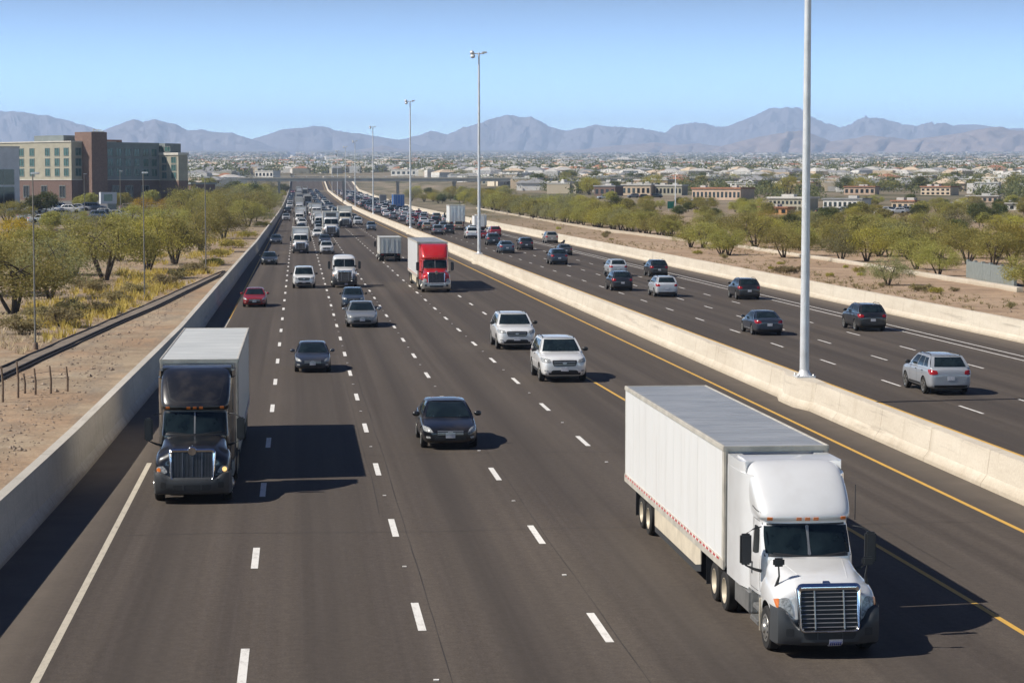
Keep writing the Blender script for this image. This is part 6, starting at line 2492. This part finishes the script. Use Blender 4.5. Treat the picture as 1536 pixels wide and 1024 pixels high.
# ------------------------------------------------------------------ commercial buildings beyond the trees
def block(px0, px1, pyb, pyt, wall, roof, label, rows=1, cols=5, depth=.5, rz=None, glass='window_dark', parapet=True):
    p = on_ground((px0 + px1) / 2, pyb)
    k = p.y / F
    W_ = (px1 - px0) * k
    H_ = (pyb - pyt) * k
    rz = R(rr.uniform(-48, -28)) if rz is None else R(rz)
    c, s = math.cos(rz), abs(math.sin(rz))
    w_ = W_ / (c + s * depth)
    d_ = w_ * depth
    o = empty('commercial_building', p, rz)
    b = MB()
    b.box(-w_ / 2, w_ / 2, 0, d_, -2, H_ * .88)
    b.build('wall', M[wall], o)
    b = MB()
    b.box(-w_ / 2 - .3, w_ / 2 + .3, -.3, d_ + .3, H_ * .88, H_)
    b.box(-w_ / 2 + .4, w_ / 2 - .4, .4, d_ - .4, H_, H_ + .02)
    ro = b.build('roof', M[roof], o)
    for _ in range(2):
        x, y = rr.uniform(-w_ * .35, w_ * .35), rr.uniform(d_ * .3, d_ * .7)
        b = MB()
        b.box(x - .9, x + .9, y - .7, y + .7, H_, H_ + .6)
        b.build('roof_unit', M['flat_roof'], ro)
    for r_ in range(rows):
        for q in range(cols):
            x = -w_ / 2 + w_ * (q + .5) / cols
            hh = H_ * .8 / rows
            ww = w_ / cols * .55
            b = MB()
            b.box(x - ww / 2, x + ww / 2, -.05, .2, hh * r_ + hh * .25, hh * r_ + hh * .8)
            b.build('window', M[glass], o)
    tag(o, label, 'building', 'commercial buildings beyond the bank')


CB = [(750, 800, 276, 266, 'stucco_tan', 'flat_roof', 'tan shop building just above the overpass rail, past the second light pole', 1, 6),
      (800, 853, 275, 266, 'stucco_pink', 'grey_roof', 'pink and grey shop building above the overpass rail', 1, 7),
      (720, 745, 277, 266, 'stucco_beige', 'flat_roof', 'small beige building immediately beside the second light pole', 1, 3),
      (886, 928, 294, 278, 'brick_dark', 'grey_roof', 'dark fronted store between two tan stores', 1, 4),
      (928, 980, 293, 276, 'stucco_tan', 'flat_roof', 'tan store with white flat roof next to the dark store', 1, 6),
      (978, 1027, 293, 277, 'stucco_beige', 'flat_roof', 'beige store with long window band near the green sign', 1, 7),
      (1028, 1120, 300, 281, 'stucco_pink', 'clay_roof', 'long pink store with brown roof past the green sign', 1, 12),
      (1145, 1216, 317, 295, 'stucco_beige', 'flat_roof', 'two storey cream building just before the first light pole', 2, 9),
      (1122, 1186, 322, 310, 'orange_wall', 'clay_roof', 'low orange building in front of the cream building', 1, 5),
      (1228, 1299, 313, 297, 'stucco_white', 'grey_roof', 'grey roofed building just past the first light pole', 1, 8),
      (1334, 1374, 316, 300, 'stucco_tan', 'clay_roof', 'tan house with bright terracotta roof among the trees', 1, 4),
      (1404, 1455, 316, 303, 'stucco_white', 'grey_roof', 'long white shed with grey roof behind the parked cars', 1, 6),
      (1262, 1316, 292, 279, 'stucco_pink', 'clay_roof', 'pink terrace block in the second row past the light pole', 1, 6),
      (1376, 1430, 293, 279, 'stucco_tan', 'clay_roof', 'tan block with brown roof in the second row', 2, 6),
      (1446, 1500, 304, 293, 'stucco_pink', 'flat_roof', 'pink block with pale flat roof near the frame edge', 1, 6),
      (1500, 1545, 316, 304, 'stucco_white', 'flat_roof', 'white block cut by the frame edge', 1, 4),
      (1085, 1135, 283, 272, 'stucco_white', 'flat_roof', 'white block behind the long pink store', 1, 6),
      (1180, 1225, 284, 273, 'stucco_tan', 'clay_roof', 'tan house row behind the cream building', 1, 5),
      (860, 905, 268, 259, 'stucco_white', 'flat_roof', 'pale flat warehouse beyond the dark fronted store', 1, 5),
      (905, 965, 270, 260, 'stucco_tan', 'grey_roof', 'tan warehouse beyond the white roofed store', 1, 6),
      (1030, 1090, 271, 261, 'stucco_pink', 'flat_roof', 'pink warehouse beyond the green sign', 1, 6),
      (578, 664, 263, 254, 'stucco_white', 'flat_roof', 'long white warehouse beyond the overpass, crossed by light poles', 1, 9),
      (377, 415, 266, 256, 'stucco_white', 'flat_roof', 'white warehouse at the near end of the overpass', 1, 5),
      (690, 722, 270, 261, 'stucco_tan', 'clay_roof', 'tan building beyond the overpass next to the second light pole', 1, 4),
      (335, 372, 262, 253, 'stucco_pink', 'clay_roof', 'pink building beyond the trees past the hotel', 1, 4)]
for px0, px1, pyb, pyt, wl_, rf_, lab, rows_, cols_ in CB:
    block(px0, px1, pyb, pyt, wl_, rf_, lab, rows_, cols_)
p = on_ground(490, 253)
wh = empty('warehouse', p)
k = p.y / F
b = MB()
b.box(-58 * k, 80 * k, 0, 70, -3, 5 * k)
b.build('wall', M['stucco_white'], wh)
b = MB()
b.prism([(-.8, 5 * k), (70.8, 5 * k), (70.8, 8 * k), (35, 10.5 * k)], 'x', -58.5 * k, 80.5 * k)
b.build('roof', M['blue_roof'], wh)
tag(wh, 'very long warehouse with pale blue roof above the overpass', 'warehouse')

# street lamp with green sign
p = on_ground(1013, 312)
k = p.y / F
sl_ = empty('street_lamp', p)
tag(sl_, 'grey street lamp with curved arm beside the green sign', 'street lamp')
b = MB()
h = 54 * k
b.tube([(0, 0, -.3), (0, 0, h * .9), (.1, 0, h * .96), (.5, 0, h), (2.2, 0, h + .1)], [.14, .1, .09, .08, .06], 8)
b.build('pole', M['galvanised'], sl_)
b = MB()
b.box(2.0, 3.0, -.2, .2, h - .02, h + .16, 0, .05)
b.build('lamp_head', M['galvanised'], sl_, sharp=40)
p2 = on_ground(1006, 316)
sg = empty('road_sign', p2)
tag(sg, 'green road sign on a post below the street lamp', 'sign')
k = p2.y / F
b = MB()
b.box(-5 * k, 5 * k, -.08, 0, 3 * k, 14 * k, 0, .03)
b.build('sign_face', M['sign_green'], sg)
for x in (-3 * k, 3 * k):
    b = MB()
    b.tube([(x, .08, -.3), (x, .08, 13 * k)], .07, 6)
    b.build('post', M['galvanised'], sg)

# low ledge and grey screen wall on the bank
def wall_run(name, pts, h, th, mat, label, cat, posts=0):
    root = empty(name, pts[0])
    tag(root, label, cat)
    b = MB()
    G = []
    for i, q in enumerate(pts):
        d = (pts[min(i + 1, len(pts) - 1)] - pts[max(i - 1, 0)]).normalized()
        n_ = Vector((-d.y, d.x, 0)) * th / 2
        q = q - pts[0]
        G.append([q - n_ - Vector((0, 0, .4)), q - n_ + Vector((0, 0, h)), q + n_ + Vector((0, 0, h)), q + n_ - Vector((0, 0, .4))])
    b.grid(G, 0, False)
    for r_ in (G[0], G[-1]):
        b.add(r_, [(0, 1, 2, 3)])
    b.build('wall_body', M[mat], root)
    if posts:
        for i in range(posts):
            t_ = i / (posts - 1) * (len(pts) - 1)
            a = min(int(t_), len(pts) - 2)
            q = pts[a].lerp(pts[a + 1], t_ - a) - pts[0]
            c = MB()
            c.box(q.x - .12, q.x + .12, q.y - .2, q.y + .2, q.z - .3, q.z + h + .12)
            c.build('post', M['frame_grey'], root)


wall_run('screen_wall', [on_ground(x, y) for x, y in ((1452, 417), (1470, 420), (1490, 424), (1522, 430))], 1.5, .2, 'frame_grey', 'grey panelled screen wall half hidden by the bank trees', 'wall', 6)
wall_run('stone_ledge', [on_ground(x, y) for x, y in ((1095, 369), (1140, 376), (1190, 384), (1250, 392), (1310, 402), (1370, 412), (1420, 420), (1460, 426), (1530, 438))], .35, .5, 'median_concrete', 'low pale stone ledge between bare dirt and bank trees', 'ledge')
wall_run('stone_ledge', [on_ground(x, y) for x, y in ((715, 313), (760, 321), (820, 332), (900, 345), (1000, 358), (1085, 368))], .35, .5, 'median_concrete', 'long low pale ledge under the row of trees up the bank', 'ledge')

# ------------------------------------------------------------------ the town
hm_ = NT('house_wall')
oi_ = hm_.n('ShaderNodeObjectInfo')
hm_.set(Base_Color=oi_.outputs['Color'], Roughness=.9)
M['house_wall'] = hm_.m


def house_meshes(seed, flat):
    rg = random.Random(seed)
    w_, d_, h = rg.uniform(11, 17), rg.uniform(9, 13), rg.uniform(3, 3.6) if not flat else rg.uniform(3.6, 5)
    a = MB()
    a.box(-w_ / 2, w_ / 2, -d_ / 2, d_ / 2, -2, h)
    a.box(-w_ / 2 + 1, -w_ / 2 + 6, -d_ / 2 - 3, -d_ / 2 + .01, -2, h - .01)
    for k in range(3):
        x = -w_ / 2 + 7 + k * 2.6
        a.box(x, x + 1.3, -d_ / 2 - .04, -d_ / 2 + .04, 1, 2.2, 1)
    a.box(-w_ / 2 + 1.6, -w_ / 2 + 5.4, -d_ / 2 - 3.05, -d_ / 2 - 2.9, 0, 2.3, 2)
    wm_ = a.mesh('wall', [M['house_wall'], M['window_dark'], M['flat_roof']])
    r_ = MB()
    def hip(x0, x1, y0, y1, z, rise):
        e, m_ = .6, min(x1 - x0, y1 - y0) / 2
        lx, ly = (x1 - x0) / 2 - m_ + .3, (y1 - y0) / 2 - m_ + .3
        cx, cy = (x0 + x1) / 2, (y0 + y1) / 2
        v = [(x0 - e, y0 - e, z), (x1 + e, y0 - e, z), (x1 + e, y1 + e, z), (x0 - e, y1 + e, z), (cx - lx, cy - ly, z + rise), (cx + lx, cy - ly, z + rise), (cx + lx, cy + ly, z + rise), (cx - lx, cy + ly, z + rise)]
        r_.add(v, [(0, 1, 5, 4), (1, 2, 6, 5), (2, 3, 7, 6), (3, 0, 4, 7), (4, 5, 6, 7), (3, 2, 1, 0)])
    if flat:
        r_.box(-w_ / 2 - .2, w_ / 2 + .2, -d_ / 2 - .2, d_ / 2 + .2, h, h + .5)
        r_.box(-1, 1, -1, 1, h + .5, h + 1.4)
    else:
        hip(-w_ / 2, w_ / 2, -d_ / 2, d_ / 2, h, 2.2)
        hip(-w_ / 2 + 1, -w_ / 2 + 6, -d_ / 2 - 3, -d_ / 2 + 2, h - .02, 1.5)
    return wm_, r_, w_


HOUSE = []
for k in range(6):
    wm_, r_, w_ = house_meshes(k, k >= 4)
    HOUSE.append((wm_, {c: r_.mesh('roof', M[c]) for c in (('clay_roof', 'grey_roof', 'stucco_tan') if k < 4 else ('flat_roof', 'stucco_white'))}))
HC = [('tan', (.5, .4, .29)), ('cream', (.62, .54, .42)), ('white', (.62, .6, .57)), ('pinkish', (.44, .31, .24)), ('beige', (.46, .39, .29))]
RN = {'clay_roof': 'terracotta roof', 'grey_roof': 'grey roof', 'stucco_tan': 'tan roof', 'flat_roof': 'pale flat roof', 'stucco_white': 'white flat roof'}
rh = random.Random(77)
spots = []


def town_spot(d0, d1):
    D = d0 * (d1 / d0) ** rh.random()
    px = rh.uniform(290, 1600) if rh.random() < .93 else rh.uniform(-30, 290)
    X = (px - 446) / F * D
    if -26 - .008 * D < X < 96 and D < 1900:
        return None
    if X < 0 and D < 690:
        return None
    return X, D


CBX = [(446 + o.location.x / o.location.y * F, o.location.y) for o in COL.objects if o.name.startswith('commercial_building')]
while len(spots) < 280:
    s_ = town_spot(760, 2200)
    if s_ and all(abs(446 + s_[0] / s_[1] * F - a) > 75 or abs(s_[1] - b_) > 45 for a, b_ in CBX) and all((s_[0] - a) ** 2 + (s_[1] - b_) ** 2 > 18 ** 2 for a, b_ in spots):
        spots.append(s_)
for X, Y in spots:
    k = rh.choice([0, 1, 2, 3, 4, 5, 4, 5, 4, 5])
    wm_, rfs = HOUSE[k]
    rn = rh.choice([c for c in rfs if c != 'clay_roof' or rh.random() < .45])
    cn, cc = rh.choice(HC)
    o = empty('house', (X, Y, ground_z(X, Y)), rh.choice([-.5, -.35, .3, -1.9, 1.2]) + rh.uniform(-.15, .15))
    o.scale = (rh.uniform(.7, 1.0),) * 3
    wo_ = link('wall', wm_, o)
    wo_.color = (*cc, 1)
    link('roof', rfs[rn], o)
    px = 446 + X / Y * F
    where = ('just beyond the stores' if Y < 1150 else 'amid the town' if Y < 1650 else 'far off')
    where += ' toward the hotel' if px < 440 else (' behind the overpass' if px < 760 else (' before the light pole' if px < 1215 else ' past the light pole'))
    base = f'{cn} house with {RN[rn]} {where}'
    n = cnt.get(base, 0)
    cnt[base] = n + 1
    tag(o, base if n == 0 else f'{SEQ[min(n, 11)]} {base}', 'house', 'houses of the town')

# beyond: thousands of small roofs and tree crowns
V, Q, MI = [], [], []
for k in range(8500):
    s_ = town_spot(2100, 12500) if k < 7500 else town_spot(1250, 2700)
    if not s_:
        continue
    X, Y = s_
    z = ground_z(X, Y)
    w_, d_, h = rh.uniform(4, 8.5), rh.uniform(3.5, 6.5), rh.uniform(3.2, 6.5)
    if rh.random() < .06 and k < 7500 and Y > 3000:
        w_, d_, h = w_ * 3, d_ * 2, h * 1.4
    a = rh.uniform(-.7, .7)
    ca, sa = math.cos(a), math.sin(a)
    b0 = len(V)
    rise = rh.choice([0.05, 1.6, 2.0])
    sh = .98 if rise < .1 else .25
    for zz, f_ in ((z - 6, 1), (z + h, 1), (z + h + rise, sh)):
        for i, j in ((-1, -1), (1, -1), (1, 1), (-1, 1)):
            x, y = i * w_ * f_, j * d_ * f_
            V.append((X + x * ca - y * sa, Y + x * sa + y * ca, zz))
    wm_i, rm_i = rh.choice([0, 1, 2, 2, 2, 1]), rh.choice([4, 5, 6, 7, 5, 7, 7, 5]) if rise > .1 else rh.choice([7, 2])
    for q in range(4):
        Q.append((b0 + q, b0 + (q + 1) % 4, b0 + 4 + (q + 1) % 4, b0 + 4 + q))
        MI.append(wm_i)
    for q in range(4):
        Q.append((b0 + 4 + q, b0 + 4 + (q + 1) % 4, b0 + 8 + (q + 1) % 4, b0 + 8 + q))
        MI.append(rm_i)
    Q.append((b0 + 8, b0 + 9, b0 + 10, b0 + 11))
    MI.append(rm_i)
tag(link('distant_town', np_mesh('distant_town', V, Q, [M[c] for c in ('stucco_tan', 'stucco_beige', 'stucco_white', 'stucco_pink', 'clay_roof', 'grey_roof', 'stucco_tan', 'flat_roof')], MI)),
    'countless small pale roofs of the town reaching to the hills', 'town', kind='stuff')


def crown_cloud(name, n, d0, d1, per, size, mat, label, hgt, seed, keep=None):
    rg = np.random.default_rng(seed)
    cs = []
    guard = 0
    while len(cs) < n and guard < n * 4:
        guard += 1
        s_ = town_spot(d0, d1)
        if not s_:
            continue
        X, Y = s_
        if Y < 1100 and any(abs(446 + X / Y * F - a) < 62 and -170 < Y - b_ < 25 for a, b_ in CBX):
            continue
        h = hgt * rh.uniform(.6, 1.25)
        cs.append((X, Y, ground_z(X, Y) + h * .5, h * .32))
    V, Fq = leaves(rg, cs, per, 1.0, size, .95)
    tag(link(name, np_mesh(name, V, Fq, M[mat])), label, 'trees', kind='stuff')


leaf_mat('leaf_far', (.11, .135, .055), (.17, .19, .08), (.25, .25, .11))
crown_cloud('town_trees', 2300, 620, 2700, 80, .5, 'leaf_far', 'many small tree crowns between the nearer houses', 4.6, 13)
crown_cloud('distant_trees', 7000, 1500, 5000, 24, 1.3, 'leaf_far', 'far tree crowns filling the town between the roofs', 7.5, 3)
crown_cloud('distant_woods', 9000, 4300, 12500, 14, 2.4, 'leaf_far', 'hazy tree crowns at the far side of the town', 8, 4)
# nearer town trees one by one
spots2 = []
while len(spots2) < 130:
    s_ = town_spot(700, 1750)
    if s_ and all((s_[0] - a) ** 2 + (s_[1] - b_) ** 2 > 9 ** 2 for a, b_ in spots) and all((s_[0] - a) ** 2 + (s_[1] - b_) ** 2 > 8 ** 2 for a, b_ in spots2) and not any(abs(446 + s_[0] / s_[1] * F - a) < 55 and -120 < s_[1] - b_ < 20 for a, b_ in CBX):
        spots2.append(s_)
for X, Y in spots2:
    px = 446 + X / Y * F
    where = 'among the stores' if Y < 1050 else ('between the nearer houses' if Y < 1350 else 'between the farther houses')
    where += ' toward the hotel' if px < 440 else (' by the overpass' if px < 760 else (' before the light pole' if px < 1215 else ' past the light pole'))
    tree(rh.choice(['shade', 'shade', 'mesquite', 'palo_verde']), Vector((X, Y, ground_z(X, Y))), rh.uniform(4, 6.8), auto_label('shade', where), 'trees of the town', None, 1.25)
rp = random.Random(5)
for px, py in ((1236, 322), (1246, 321), (1258, 322), (1270, 321), (1310, 321), (1322, 322), (1334, 320), (1345, 321), (1356, 320), (1476, 334), (1506, 334), (1520, 336), (905, 299), (918, 298), (950, 297), (968, 298), (985, 297), (1030, 304), (1048, 305), (1066, 305)):
    p = on_ground(px, py)
    kind = rp.choice(['sedan', 'suv', 'suv', 'pickup'])
    cn, cc = rp.choice(CN[:5])
    o = link({'sedan': 'sedan', 'suv': 'suv', 'pickup': 'pickup_truck'}[kind], FAR[kind])
    o.color = (*cc, 1)
    o.location = p
    o.rotation_euler = (0, 0, rp.choice([1.4, -1.5, 1.7, .3]))
    o.scale = (.85,) * 3
    wh_ = 'in front of the stores by the green sign' if px < 1100 else ('behind the bank trees past the light pole' if px < 1400 else 'near the frame edge behind the trees')
    nkey = f'{cn} {MEN[kind]} parked {wh_}'
    n = cnt.get(nkey, 0)
    cnt[nkey] = n + 1
    tag(o, nkey if not n else f'{SEQ[n]} {nkey}', 'car' if kind != 'pickup' else 'pickup', 'cars parked by the stores')

# the prototypes that were never placed as themselves
for kd, o in PROTO.items():
    if kd not in used:
        drop(o)
